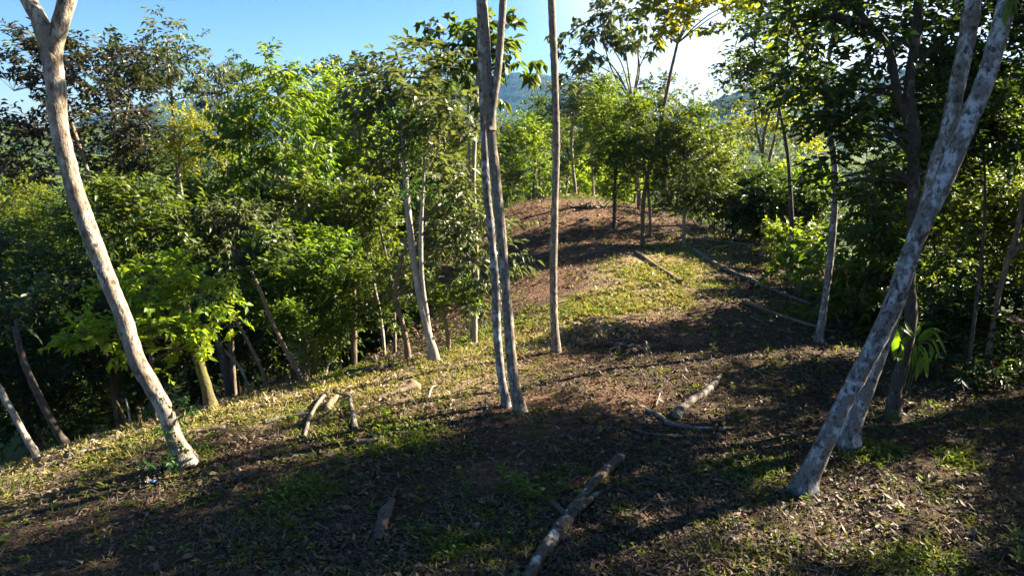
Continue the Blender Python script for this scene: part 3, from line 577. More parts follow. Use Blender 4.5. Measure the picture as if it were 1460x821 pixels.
fill('black green tree in the hollow below the white leaning trunk', 21.0, [(520,440,54,34),(480,470,48,30),(560,460,50,28),(600,440,46,30),(530,480,50,20)], 'dark', tone=.3)
fill('olive tree on the far side of the hollow under the purple crown', 25.0, [(90,330,60,40),(140,380,50,40),(40,260,40,34),(70,400,50,34)], 'green', tone=0.50)
fill('broad dark tree behind the yellow crown and airy stem', 24.5, [(270,280,60,36),(330,290,50,36),(210,270,50,34),(380,300,50,34),(300,330,60,34)], 'dark', tone=.75)
fill('tangled green tree behind the sunny yellow crown base', 27.0, [(440,290,54,34),(500,270,50,34),(560,260,44,34),(470,330,60,34),(400,330,50,34)], 'green', tone=0.45)
# vine on the white leaning trunk (a part of that tree)
def vine_part():
    root = next(o for o in C.objects if o.get('label', '').startswith('sunlit white leaning trunk'))
    org = np.array(root.location); bl = [PB((578,200,12.95,9,22)), PB((577,240,12.95,10,24)), PB((581,265,12.95,9,18)), PB((572,175,12.95,8,16))]
    V, F, Tn, _, _ = foliage(bl, 'tiny', 3.2, 1.5, .4, .3, .4)
    o = link('climbing_vine', mesh_np('climbing_vine', V-org, F, LM['vine'], Tn), root); o['kind'] = 'stuff'
vine_part()
# slim trunks at the edge of the hollow
def slim(label, Y, trunk, r, bark, top, leaf='dark', flare=.3, **kw):
    return T('slim_tree', label, Y, trunk, r, [(trunk[-1][0]+a, trunk[-1][1]+b, Y+.3, 30, 20) for a, b in top], leaf=leaf, bark=bark, cover=1.8, tone=.4, t_lo=.7, flare=flare, **kw)
slim('white barked thin trunk leaning outward at the picture edge', 11.0, [(56,664),(40,628),(22,595),(0,556),(-20,515),(-50,450)], [5.5,4.8,4.5,4,3], 'white', [(-10,-20)])
slim('dark leaning trunk with pale lichen near the white edge trunk', 11.9, [(100,647),(86,622),(72,597),(58,570),(46,545),(34,515),(22,470)], [6.5,5.5,5.2,5,4.5,4], 'dark', [(0,-15),(25,-30)])
slim('bare grey brown sapling leaning from the ridge edge', 13.4, [(433,546),(412,508),(390,462),(375,425),(364,398)], [4.2,3.4,3.2,3,2.4], 'brown', [(-5,-12)], 'green')
slim('small leaning trunk left of the grey brown sapling', 13.9, [(382,549),(368,515),(350,480),(334,452)], [3.6,2.8,2.6,2], 'brown', [(0,-15)])
slim('short orange lit stem under the low bush', 14.3, [(454,530),(450,512),(446,495),(445,470)], [3.8,3,2.8,2], 'mossy', [(0,-10)], 'green')
slim('thin yellowish stem in front of the dark hollow', 15.2, [(484,515),(485,490),(488,460),(490,430)], [2.6,2.2,2,1.6], 'mossy', [(0,-10)])
slim('blackish trunk standing behind the mossy based tree', 14.2, [(328,560),(322,530),(313,492),(300,450)], [6.5,5.5,5,4], 'dark', [(0,-15)])
slim('pale stick thin trunk leaning in the shade right of the mossy tree', 14.5, [(356,545),(336,515),(315,495),(300,478)], [2.6,2.2,2,1.5], 'white', [(-8,-10)])
slim('slim straight brown trunk behind the thin white trunk', 15.6, [(674,476),(671,440),(668,410),(664,370)], [3.6,3,2.8,2], 'brown', [(0,-18)], 'grey')
slim('thin pale trunk in the dark between bush and white leaning trunk', 17.5, [(545,470),(528,380),(515,315),(508,290)], [2.6,2.4,2.2,1.5], 'white', [(0,-12)], 'green', root_below=True)
slim('second thin pale trunk in the dark, ending in a fork', 17.0, [(560,420),(545,340),(536,300),(530,270)], [2.4,2.2,2,1.5], 'pale', [(0,-12)], 'green', root_below=True)
slim('thin light stem deep in the dark left of the pointed tree', 18.0, [(430,330),(425,305),(420,285)], [2.2,2,1.5], 'white', [(0,-12)], 'dark', root_below=True)
# young stems without leaves at the ridge edge
def stem(name, label, cat, Y, lines, r, bark):
    base = P(lines[0][0][0], lines[0][0][1], Y); base[2] = g1(base[0], base[1]); root = empty(name, base, label, cat)
    for k, l in enumerate(lines):
        pts = [P(a, b, Y) for a, b in l]; 
        if k == 0: pts[0] = base - np.array([0,0,.06])
        wood('stem' if k == 0 else 'branch', [tube(pts, [pxm(r[0], Y), pxm(r[1], Y)], sides=7, flare=.2)], BM[bark], root, base)
stem('bare_sapling', 'bare thin yellowish sapling stem on the ridge edge', 'sapling', 11.6, [[(184,616),(178,595),(165,570)], [(180,602),(173,592)]], [2.2,1.2], 'mossy')
stem('bare_sapling', 'bare white stick like sapling beside yellowish stem', 'sapling', 11.6, [[(186,613),(184,590),(179,568)]], [1.8,1.0], 'white')
stem('tree_stump', 'small cut mossy stump with splintered top on the ridge edge', 'stump', 11.5, [[(143,632),(146,626),(150,617)], [(150,630),(153,624),(155,614)]], [5,3.5], 'mossy')
stem('tree_stump', 'short pale cut stump standing on the shaded edge of the hill slope', 'stump', 18.2, [[(938,418),(938,411),(939,404)]], [3.5,3.2], 'pale')
stem('dead_sapling', 'dead forked grey sapling leaning beside the vine thicket', 'sapling', 23.0, [[(1083,371),(1086,355),(1091,338),(1096,312)], [(1090,341),(1094,350),(1099,362)]], [2.2,1.4], 'pale')
stem('dry_stake', 'short dry stick standing upright on the earthy fallen trunk', 'stick', 11.6, [[(577,568),(576,552),(575,538)]], [1.5,.9], 'grey_log')

# ------------------------------------------------------------------ right side
T('lichen_tree', 'lichen spotted leaning trunk in front, bluish white patches down its length', 7.5,
  [(1145,697),(1165,655),(1187,607),(1218,545),(1243,499),(1274,433),(1294,372),(1316,318),(1337,307-30),(1357,230),(1380,175),(1403,120),(1424,49),(1440,-10),(1470,-120),(1490,-260)], [13.5,12.5,12.2,12.2,12.2,12.2,12.2,12,12,11.5,11,9,7], 
  [(1440,-300,7.6,120,60),(1560,-290,7.8,120,60),(1500,-380,7.5,130,60)], leaf='green', spec='broad', bark='lichen', cover=1.8, side=18, flare=1.0, rough=.03)
T('lichen_tree', 'second lichen spotted leaning trunk crossing behind the front one', 8.6,
  [(1206,633),(1214,605),(1228,570),(1248,515),(1270,455),(1290,395),(1308,335),(1325,287),(1337,230),(1349,195),(1365,122),(1380,49),(1388,-10),(1400,-120),(1410,-250)], [14,12.5,11.5,11,11,10.6,10.4,10,10,9.5,9,7], 
  [(1360,-280,8.6,110,60),(1450,-310,8.9,110,60)], leaf='green', spec='broad', bark='lichen', cover=1.8, side=18, flare=1.0, rough=.03)
T('dark_leaf_tree', 'dark spreading tree behind the leaning trunks with lichened twisting stem', 9.7,
  [(1272,600),(1279,545),(1290,505),(1298,465),(1296,400),(1300,330),(1302,250),(1303,179),(1296,128),(1305,60),(1310,-10),(1312,-120)], [11,8.6,8,7.8,7.6,7.4,7.4,7.2,7,5.6,5,4], 
  [(1190,62,9.6,50,26),(1130,50,9.9,40,20),(1240,95,9.5,44,26),(1165,115,9.9,46,26),(1215,150,9.6,50,28),(1260,180,9.9,46,28),(1175,205,10.0,40,18),(1230,235,9.8,52,30),(1275,270,10.2,46,34),(1190,255,10.2,46,18),(1240,305,10.4,46,26),
   (1320,150,10.3,40,36),(1330,40,10,44,30),(1270,20,9.8,50,28),(1210,0,9.6,54,22),(1150,8,9.5,46,18),(1345,240,10.6,30,36),(1160,270,10.3,26,12),(1125,110,10.1,34,20),(1180,175,10.4,44,24),(1140,150,10.6,34,18),(1225,195,10.5,44,26),(1295,110,10.6,40,36),(1255,55,10.5,44,30),(1200,60,10.8,40,30),(1290,60,10.9,40,34),(1330,105,11,40,34),(1185,115,10.8,40,26),(1240,135,10.9,44,30)], leaf='dark', spec='broad', bark='dark', cover=1.5, tone=.5, tvar=.3, scale=.95, t_lo=.5, limb_r=.45,
  more=[(seg((1300,175),(1282,140),(1265,66),(1229,22),(1190,-30)), [6,5,4.4,4,3]), (seg((1300,190),(1288,165),(1275,125),(1268,95),(1262,60)), [3,3,2.6,2.2,1.5]), (seg((1303,100),(1330,68),(1352,46),(1375,10)), [3.4,3.2,3,2.2]), (seg((1240,35),(1210,28),(1170,24),(1130,32)), [4,3.6,3,2])])
T('slim_tree', 'slim straight lichened trunk between vine thicket and leaning trunks', 13.3, [(1166,493),(1172,455),(1178,415),(1188,320),(1191,270),(1190,240),(1180,160),(1178,110),(1190,40),(1196,-40)], [6,5,4.8,4.6,4.4,4.2,4,3.6,3,2],
  [(1150,120,13.4,36,22),(1145,75,13.3,38,22),(1195,30,13.4,40,24),(1165,-10,13.3,50,24)], leaf='gold', spec='broad', bark='lichen', cover=.8, tone=.12, tvar=.3, t_lo=.6, flare=.3)
RF = 'shaded trees of the forest edge by the leaning trunks'
def rfill(label, Y, bl, leaf, **kw): return fill(label, Y, bl, leaf, r=(2.6,2,1), name=kw.pop('name', 'forest_tree'), **{**dict(bark='dark'), **kw})
rfill('dark tree filling the shade behind the upper leaning trunks', 11.0, [(1400,140,60,44),(1440,60,50,44),(1450,210,50,44),(1390,220,46,40),(1400,40,44,40),(1345,205,44,36,1.0)], 'dark', tone=.3, scale=.85, cover=2.6)
rfill('dark understory tree with sunlit yellowish leaves beside the front leaning trunk', 13.0, [(1400,300,50,34),(1440,330,46,36),(1380,360,44,36),(1430,290,44,30),(1450,400,44,34),(1400,420,46,34)], 'green', tone=.2, tvar=.35, cover=1.6, scale=.8)
rfill('black green thicket tree at the forest edge right of the orchid', 12.2, [(1380,470,54,34),(1440,450,50,38),(1420,520,50,30),(1460,520,50,34),(1350,430,40,30)], 'dark', tone=.2, scale=.85, cover=2.6)
rfill('shaded tree between the slim lichened trunk and dark spreading tree', 15.0, [(1240,360,50,30),(1280,330,44,34),(1330,330,46,40),(1290,400,50,30),(1340,400,44,36),(1240,300,40,30)], 'green', tone=.12, cover=2.6)
rfill('dark tree deep in the shade beyond the leaning trunks', 16.5, [(1330,250,60,50),(1390,330,60,50),(1290,200,50,50),(1440,350,60,50),(1350,160,60,50),(1420,200,60,50)], 'dark', tone=.5, cover=2.6, scale=1.2)
rfill('backlit green tree glimpsed through the dark crown', 19.0, [(1430,290,54,40),(1380,270,50,36),(1440,380,50,40),(1330,350,50,40),(1290,290,46,40)], 'green', tone=.3, cover=1.6)
stem('leaning_sapling', 'thin pale leaning stem at the picture edge in the dark thicket', 'sapling', 11.5, [[(1418,450),(1424,418),(1436,375),(1450,330),(1462,270)], [(1440,365),(1452,352),(1466,345)]], [4.5,3], 'brown')
# vine thicket and undergrowth
def shrub(name, label, Y, bl, leaf, spec='broad', cat='shrub', **kw):
    base = Gd(bl[0][0], Y); root = empty(name, base, label, cat)
    blobs = [PB((b[0], b[1], Y+(b[4] if len(b) > 4 else 0), b[2], b[3])) for b in bl]
    stems = []
    for k in range(min(4, len(blobs))):
        c = np.array(blobs[k][0]); p = base + np.array([rng.uniform(-.2,.2), rng.uniform(-.2,.2), -.1])
        stems.append(([p, (p+c)/2 + rng.normal(0, .08, 3), c], [.03, .02, .008]))
    grow(root, base, stems, blobs, leaf=leaf, spec=spec, bark=kw.pop('bark', 'brown'), side=6, flare=.1, t_lo=.1, crown_name='foliage', limbs=False, **kw)
    return root
shrub('vine_thicket', 'tall vine covered thicket, dark with sunlit top edge, beside the hill', 25.0, [(1062,288,44,34),(1095,300,42,30),(1040,298,30,28),(1075,262,30,24),(1122,296,36,28),(1055,318,34,18),(1110,322,34,16)], 'dark', cat='thicket', tone=.5, cover=3.4, tvar=.32)
shrub('vine_thicket', 'lower vine draped thicket with bright leaf edges right of the tall one', 23.5, [(1150,300,26,22),(1130,310,26,20),(1168,305,22,22),(1150,325,30,16),(1128,290,24,20)], 'dark', cat='thicket', tone=.75, cover=3.2, tvar=.35)
shrub('shrub', 'sunlit yellow green shrub at the foot of the vine thicket', 21.5, [(1108,340,18,16),(1122,348,22,18),(1100,356,16,14),(1135,338,20,14)], 'bright', tone=.55, cover=2.2)
shrub('shrub', 'bright backlit shrub behind the vine thicket top', 28.0, [(1150,262,34,20),(1120,258,30,18),(1180,280,28,22),(1100,262,24,14)], 'lime', tone=.3, cover=2.2)
for k, (lab, Y, bl, lf, sp, tn) in enumerate([
  ('broad leaved dark green undergrowth left of the slim lichened trunk', 18.0, [(1145,375,30,20),(1120,390,24,16),(1165,360,26,20),(1150,400,28,16)], 'bright', 'large', .4),
  ('low green undergrowth right behind the slim lichened trunk', 16.5, [(1205,360,34,24),(1225,340,30,22),(1190,385,28,18),(1240,375,30,24)], 'bright', 'large', .4),
  ('dark bushy undergrowth under the dark spreading tree', 14.5, [(1215,430,34,22),(1245,410,34,24),(1190,445,26,16),(1260,445,32,24),(1230,460,36,18)], 'green', 'large', .45),
  ('deep shaded bush between spreading tree and forest edge', 13.6, [(1330,450,40,28),(1300,470,34,22),(1360,480,40,26)], 'dark', 'broad', .4),
  ('feathery low plant patch beside the pale leaning branch', 19.5, [(1150,420,26,14),(1125,408,18,10),(1172,430,20,12)], 'bright', 'small', .5),
  ('dark low bush at the foot of the thicket tree', 11.2, [(1400,540,46,22),(1450,560,40,22),(1360,530,36,18)], 'dark', 'broad', .25)]):
    shrub('undergrowth_bush', lab, Y, bl, lf, sp, tone=tn, cover=2.6, tvar=.25)
# ferns: fronds of paired leaflets
def leaflets(p0, d0, L, n, ln, wd, droop):
    t = np.linspace(.12, 1, n); c = p0 + d0*(t*L)[:,None]; c[:,2] -= droop*L*t**2.2
    tan = nrm(np.gradient(c, axis=0)); s = nrm(np.cross(tan, np.array([0,0,1.]))); size = np.sin(np.pi*np.clip(t*.93+.06, 0, 1))**.7
    b = np.vstack([c, c]); d = nrm(np.vstack([s+tan*.45, -s+tan*.45])); sz = np.concatenate([size, size])
    return leaf_quads(b, d, ln*sz, wd*np.ones(2*n), .6, .15, .15)
def fern(px, py, Y, label, n=9, L=.7, leaf='bright'):
    base = Gd(px, Y) if py is None else G(px, py); root = empty('fern', base, label, 'fern', None)
    for k in range(n):
        a = k*2*math.pi/n + rng.uniform(-.25, .25); d = np.array([math.cos(a), math.sin(a), rng.uniform(.6, 1.1)]); d /= np.linalg.norm(d)
        V, F = leaflets(np.zeros(3), d, L*rng.uniform(.8, 1.15), 16, .15*L/.7, .035*L/.7, .55)
        link('frond', mesh_np('frond', V, F, LM[leaf], np.clip(rng.normal(.3, .15, len(V)), 0, 1)), root)
for px, Y, L, lab in [(1185,17.2,.9,'fern arching beside the slim lichened trunk'), (1160,19.0,.9,'fern in the undergrowth near the sunlit shrub'), (1215,15.6,.8,'fern at the front of the shaded undergrowth'), (1140,19.8,.8,'fern by the pale leaning branch'), (1255,14.0,.8,'fern below the dark spreading tree'), (1225,17.8,1.,'large fern behind the orange tipped plant')]:
    fern(px, None, Y, lab, L=L)
# plant with orange young leaves
def strap(root, name, pts, wid, mat, tone, org, curl=.25):
    c = spline(pts, 9); t = np.linspace(0, 1, 9); w_ = wid*np.sin(np.pi*np.clip(t*.96+.04, 0, 1))**.75; w_[0] = wid*.2
    tan = nrm(np.gradient(c, axis=0)); s = np.cross(tan, np.array([0, -.5, 1.])); s = nrm(s + 1e-4); nn = np.cross(s, tan)
    V = np.stack([c + s*w_[:,None] + nn*(w_*curl)[:,None], c, c - s*w_[:,None] + nn*(w_*curl)[:,None]], 1).reshape(-1, 3); F = []
    for i in range(8):
        for j in (0, 1): a = i*3+j; F.append((a, a+1, a+4, a+3))
    return link(name, mesh_np(name, V-org, F, LM[mat], np.full(len(V), tone), smooth=True), root)
def tipped():
    Y = 14.3; base = Gd(1228, Y); root = empty('orange_tipped_plant', base, 'leafy plant with orange young leaves in the shaded undergrowth', 'plant')
    stems = [([base-np.array([0,0,.1]), P(q[0], q[1]+30, Y), P(q[0], q[1], Y)], [.02,.014,.008]) for q in ((1208,390),(1232,386),(1248,388))]
    grow(root, base, stems, [PB((1215,412,Y,26,16)), PB((1250,412,Y,28,16)), PB((1232,425,Y,36,16))], leaf='green', spec='large', cover=2.0, tone=.3, bark='brown', side=6, flare=.1, limbs=False, crown_name='foliage')
    for qx, qy in ((1206,388),(1248,388)):
        for k in range(5):
            p = P(qx, qy, Y); a = rng.uniform(0, 6.28); q = p + np.array([math.cos(a)*.09, math.sin(a)*.09, rng.uniform(-.05, .09)]); strap(root, 'orange_leaf', [p, (p+q)/2+np.array([0,0,.03]), q], .03, 'orange', rng.uniform(0,1), base)
    p = P(1228, 392, Y)
    for dx, dy in ((6,-14),(-14,-8),(14,-4),(-8,4)): strap(root, 'leaf', [p, P(1228+dx*.6, 392+dy*.8, Y), P(1228+dx, 392+dy, Y-.03)], .035, 'lime', .4, base)
tipped()
# orchid-like plant on the dark stem
def orchid():
    Y = 9.45; c0 = P(1309, 489, Y); root = empty('strap_leaf_plant', c0, 'plant with bright arching strap leaves growing on the dark twisting stem', 'plant'); O = np.array(root.location)
    for pts, wd in [([(1309,489),(1318,500),(1320,520),(1322,540)],.034), ([(1309,489),(1325,478),(1340,472),(1355,480)],.02), ([(1309,485),(1328,472),(1342,490),(1350,508)],.026), ([(1309,489),(1325,490),(1328,505),(1322,520)],.024),
                    ([(1309,492),(1310,515),(1308,530),(1305,544)],.03), ([(1305,490),(1303,510),(1300,528)],.03), ([(1309,486),(1322,482),(1334,494),(1342,512)],.022), ([(1307,485),(1318,474),(1330,468),(1341,472)],.018),
                    ([(1309,492),(1316,505),(1314,522),(1312,535)],.026), ([(1309,488),(1330,484),(1336,500),(1333,515)],.02), ([(1300,480),(1285,470),(1276,490),(1275,515)],.05), ([(1300,480),(1290,485),(1284,505),(1282,522)],.045), ([(1306,480),(1312,466),(1320,458)],.025), ([(1306,482),(1296,470),(1290,458)],.03)]:
        strap(root, 'leaf', [P(a, b, Y + rng.uniform(-.14, .1)*(k/2.)) for k, (a, b) in enumerate(pts)], wd*1.15, 'lime', rng.uniform(0, .5), O)
    wood('root_cluster', [tube([P(1303+a, 500, Y), P(1292+a, 540, Y+.02), P(1284+a, 565, Y+.05)], [.012,.01,.006], sides=5) for a in (0, 5, 9)], BM['mossy'], root, O)
orchid()
def hanging():
    Y = 7.35; c0 = P(1440, -6, Y); root = empty('strap_leaf_plant', c0, 'bright green hanging leaves high on the front leaning trunk', 'plant'); O = np.array(root.location)
    for pts, wd in [([(1440,-6),(1436,15),(1432,35),(1440,48)],.035), ([(1440,-6),(1452,5),(1462,30),(1466,46)],.04), ([(1442,-6),(1440,12),(1444,26)],.03), ([(1442,-8),(1456,-5),(1472,12)],.035), ([(1440,-6),(1448,10),(1450,24)],.03)]:
        strap(root, 'leaf', [P(a, b, Y) for a, b in pts], wd, 'bright', .5, O)
hanging()

# ------------------------------------------------------------------ repeated forest trees: copies of three built kinds
def proto(name, label, leaf, H, wdt, spec, tone, bark, cover=2.2, lo=.35):
    root = empty(name, (0,0,0), label, 'tree'); bl = []
    for k in range(7):
        f = k/6; a = k*2.4; rr = wdt*(.25+.5*math.sin(f*2.6)); bl.append(((math.cos(a)*rr, math.sin(a)*rr, H*(lo+(.95-lo)*f)), (wdt*.55, wdt*.55, H*.217*(.95-lo))))
    grow(root, np.zeros(3), [([(0,0,-.3),(.1,.05,H*.4),(-.05,.1,H*.95)], [.13,.1,.03])], bl, leaf=leaf, spec=spec, tone=tone, bark=bark, cover=cover, t_lo=.25, side=8, tvar=.28)
    return root
protos = [proto('forest_tree', 'x', 'dark', 8, 2.2, 'broad', .35, 'dark'), proto('forest_tree', 'x', 'green', 9, 2.4, 'broad', .25, 'brown'), proto('forest_tree', 'x', 'grey', 8.5, 2.2, 'hang', .3, 'brown'), proto('forest_tree', 'x', 'green', 10, 2.3, 'broad', .35, 'brown', 1.25, .66)]
used = [False]*4
def copy_tree(k, x, y, s, label, group, rz=None, sz=1):
    p = protos[k]
    if not used[k]: used[k] = True; r = p
    else:
        r = p.copy(); C.objects.link(r)
        for ch in list(p.children):
            c = ch.copy(); C.objects.link(c); c.parent = r
    r.location = (x, y, g1(x, y)); r.rotation_euler = (0, 0, rng.uniform(0, 6.28) if rz is None else rz); r.scale = (s, s, s*sz); r['label'] = label
    if group: r['group'] = group
    elif 'group' in r: del r['group']
    return r
gl = 'tree standing deep in the dark hollow below the ridge'
for x, y, s, k in [(-9,19,.8,0),(-12,16,.8,0),(-6.5,21,.7,0),(-14,20,.95,1),(-10,24,1.0,0),(-5,26,.75,1),(-16,26,1.1,1),(-20,20,1.2,0),(-13,30,1.15,1),(-7,31,1,2),(-19,33,1.3,1),(-25,28,1.4,2),(-26,38,1.4,1),(-14,40,1.3,0),(-4,36,1,1),(-8,44,1.2,2),(-20,46,1.3,0),(-17.5,15.5,.85,0),(-12.5,13.6,.6,0),(-30,46,1.4,1)]:
    copy_tree(k, x, y, s, gl, 'trees in the dark hollow')
gl = 'forest tree standing in the wood beyond the hill crest'
for x, y, s, k in [(-2,50,1,1),(4,54,1,2),(9,48,.8,1),(0,58,1.1,0),(14,54,.85,1),(7,60,1.1,1),(18,60,.9,2),(-6,56,1.2,1),(22,54,.8,1),(12,64,1.1,0),(27,60,.9,1),(-1,44,.8,1),(-12,54,1.2,1)]:
    copy_tree(k, x, y, s, gl, 'trees beyond the hill crest')
gl = 'tree of the forest standing beside the clearing, shading its floor'
for x, y, s, k in [(8.8,3.4,.9,1),(15.5,5.5,1.2,1),(10.4,12.4,.75,1),(18.5,13,.8,2),(17.6,12.0,.85,0),(11.6,20.3,.55,0),(20,7,1.3,1),(19,16,.9,0),(13.5,18,.62,0),(16.5,20,.7,1),(20,17,.75,0),(17,25,.7,1),(22,11,1.2,1),(10.2,11.0,1,3),(12.6,12.2,1.1,3),(9.6,7.6,.9,3)]:
    copy_tree(k, x, y, s, gl, 'forest trees beside the clearing')

# ------------------------------------------------------------------ fallen wood
def lay(name, label, cat, px, r, bark, lift=.5, branches=(), group=None, caps=True, rough=.09, sides=10, arch=0.):
    """a fallen stem along ground points given as photo columns and rows"""
    pts = [G(a, b) for a, b in px]; Y0 = pts[0][1]
    rr = [pxm(q*.8, pts[min(i, len(pts)-1)][1]) for i, q in enumerate(r)]
    for i, p in enumerate(pts): p[2] += lift*np.interp(i/(len(pts)-1), np.linspace(0,1,len(rr)), rr) + arch*math.sin(math.pi*i/(len(pts)-1))
    org = pts[0].copy(); root = empty(name, org, label, cat, group)
    wood('stem', [tube(pts, rr, n=max(10, min(40, int(np.linalg.norm(pts[-1]-pts[0])/.07))), sides=sides, rough=rough)], BM[bark], root, org)
    if caps:
        for e, nb, q in ((pts[0], pts[1], rr[0]), (pts[-1], pts[-2], rr[-1])):
            d = nrm(e-nb); V, F = tube([e - d*.004, e + d*.006], [q*.93, q*.9], n=4, sides=sides, rough=.03); wood('cut_end', [(V, F)], BM['cut' if caps == 'cut' else 'grey_log'], root, org)
    for b in branches:
        bp = [G(a, c) + np.array([0, 0, h]) for a, c, h in b[0]]; wood('branch', [tube(bp, b[1], sides=6, rough=.1)], BM[bark], root, org)
    return root
lay('fallen_log', 'rotting log with white lichen patches lying in the foreground', 'log', [(752,830),(778,790),(802,757),(826,722),(852,690),(884,657)], [13,12.5,12,11,10,8.5], 'log', .75,
    [([(806,748,.12),(795,744,.17),(785,738,.22)], [.035,.03,.022]), ([(818,738,.08),(832,728,.07),(846,716,.06),(858,705,.04)], [.04,.035,.03,.02])], rough=.12, sides=14)
lay('rotten_slab', 'dark weathered slab of rotten wood pointing up the slope', 'wood', [(539,774),(546,752),(556,726),(565,698)], [6,11,10,2.5], 'rot', .35, caps=False, rough=.22, sides=9)
lay('bark_piece', 'short curled piece of bark beside the rotten slab', 'bark', [(546,778),(556,770),(568,763)], [5,6,3], 'rot', .4, caps=False, rough=.2)
lay('fallen_log', 'pale mottled log with dark broken end on the shaded slope', 'log', [(970,590),(985,577),(1005,563),(1027,540)], [8,6.5,6,4.5], 'grey_log', .9, [([(968,592,.05),(962,600,.03)], [.09,.07])])
lay('fallen_branch', 'crooked grey branch lying in front of the pale mottled log', 'branch', [(922,586),(940,597),(955,607),(985,612),(1010,613),(1056,613)], [3.4,4,4,3.6,3.2,2.4], 'grey_log', .8, [([(935,575,.02),(934,583,.04),(941,566,.05)], [.02,.016,.01])])
lay('fallen_branch', 'straight brown stick below the crooked grey branch', 'branch', [(905,616),(930,622),(985,624)], [2.8,2.8,2.4], 'brown', .6)
lay('fallen_log', 'dark log crossing the grassy hillside, nearest to the pale stump', 'log', [(905,363),(930,380),(950,392),(971,404)], [4.2,4.2,4,4], 'brown', .8)
lay('fallen_log', 'long dark log running down the hillside into the shade', 'log', [(987,359),(1015,377),(1040,389),(1072,403),(1102,416),(1157,436)], [4,4,4,3.6,3.4,3], 'grey_log', .8)
lay('fallen_log', 'long log in the shade below the other hillside logs', 'log', [(1059,432),(1095,446),(1133,459),(1160,467),(1190,476)], [3.6,3.6,3.4,3.2,3], 'brown', .8)
lay('fallen_branch', 'pale sunlit branch lying at the top of the hillside logs', 'branch', [(988,343),(1015,344),(1040,347),(1075,352)], [2.2,2.2,2,1.6], 'white', .8)
lay('fallen_branch', 'short pale bent branch beside the longest hillside log', 'branch', [(1008,361),(1022,355),(1040,353),(1056,352)], [1.8,1.8,1.6,1.4], 'white', .8)
lay('fallen_branch', 'small grey stick between two hillside logs', 'branch', [(1037,408),(1048,413),(1060,418)], [1.6,1.6,1.3], 'grey_log', .8)
lay('fallen_branch', 'small stick in the shade below the shaded hillside log', 'branch', [(1070,452),(1085,460),(1096,466)], [1.6,1.6,1.3], 'grey_log', .8)
lay('fallen_branch', 'thin dark stick leading up to the dark hillside log', 'branch', [(925,432),(942,424),(959,411)], [1.6,1.6,1.3], 'brown', .8)
lay('leaning_branch', 'pale bent branch leaning against the undergrowth', 'branch', [(1139,406),(1126,396),(1114,382),(1101,358)], [2,2,1.8,1.4], 'white', .8, arch=.25)
lay('fallen_branch', 'long thin whitish stick lying across the slope behind the twin trunks', 'branch', [(676,493),(705,493),(740,492),(785,492)], [1.3,1.3,1.2,1], 'white', 1)
lay('fallen_branch', 'thin stick lying from the straight trunk towards the brush pile', 'branch', [(798,492),(810,486),(826,481)], [1.5,1.4,1.2], 'grey_log', 1)
# left ridge
lay('fallen_log', 'dark lichened log at the lower left ridge edge', 'log', [(43,677),(70,668),(102,657)], [4.5,4.5,4], 'dark', .7)
lay('fallen_log', 'rough grey log end to end with the dark lichened one', 'log', [(100,651),(114,648),(129,643)], [5.5,5.5,4.5], 'grey_log', .7)
lay('fallen_log', 'long straw brown log lying along the ridge behind the forked trunk', 'log', [(129,647),(160,640),(195,635),(236,630)], [4.5,5,5,5], 'brown', .55)
lay('fallen_log', 'brown log behind the forked trunk, half in its shade', 'log', [(268,619),(292,617),(320,612)], [5,5,4.5], 'brown', .6)
lay('fallen_log', 'pale log below the mossy based tree', 'log', [(260,595),(280,590),(302,585)], [3.6,3.6,3], 'pale', .6)
lay('fallen_log', 'whitish grey log in the shade left of the leaning pale branch', 'log', [(378,604),(400,600),(424,597),(446,592)], [5,5,4.8,4.5], 'grey_log', .7)
lay('cut_log', 'short log with sawn orange end facing the camera', 'log', [(468,588),(473,578),(480,570)], [7,7,6.5], 'brown', .8, caps='cut')
lay('fallen_branch', 'pale branch leaning downhill left of the sawn log end', 'branch', [(434,626),(441,606),(450,586),(465,563)], [3.6,3.8,3.6,3], 'grey_log', .9, arch=.05)
lay('fallen_branch', 'pale bent branch with knobbly end right of the sawn log end', 'branch', [(507,616),(504,600),(500,582),(498,572),(486,566),(474,560)], [5,4.4,4,3.4,2.6,2], 'grey_log', .9, arch=.06)
lay('fallen_log', 'earth covered fallen trunk with dark upturned root end', 'log', [(508,578),(530,573),(555,566),(578,558),(594,553)], [4,6,7.5,9,12], 'brown', .05, caps=False, rough=.14, sides=12)
lay('fallen_log', 'nearly black rotten log on the sunlit slope', 'log', [(497,534),(515,533),(538,531),(552,529)], [5.5,6.5,7,8], 'rot', .6, caps=False, rough=.16)
lay('cut_log', 'short cut log with pale sawn end in shaded weeds', 'log', [(510,636),(528,634),(547,630)], [6.5,6,6], 'rot', .7, caps='cut')
lay('fallen_log', 'black charred log lying behind the short cut log', 'log', [(536,623),(565,622),(596,620)], [5,5,4.2], 'rot', .6)
lay('fallen_branch', 'small crooked white twig right of the earthy fallen trunk', 'branch', [(610,574),(614,565),(618,558),(622,553)], [1.6,1.6,1.3,1], 'white', 1, arch=.08)
lay('fallen_branch', 'thin leafy fallen branch rising from the sunlit ridge', 'branch', [(460,556),(468,545),(476,533),(485,522)], [2,1.8,1.4,.9], 'brown', 1, arch=.3, caps=False)
lay('earth_mound', 'low dark stump mound on top of the hill', 'mound', [(925,305),(931,305),(938,306)], [3,5,3], 'rot', .5, caps=False, rough=.2)
lay('earth_mound', 'small dark stump on the red hill slope', 'mound', [(830,316),(835,315),(840,316)], [2,3.4,2], 'rot', .5, caps=False, rough=.2)
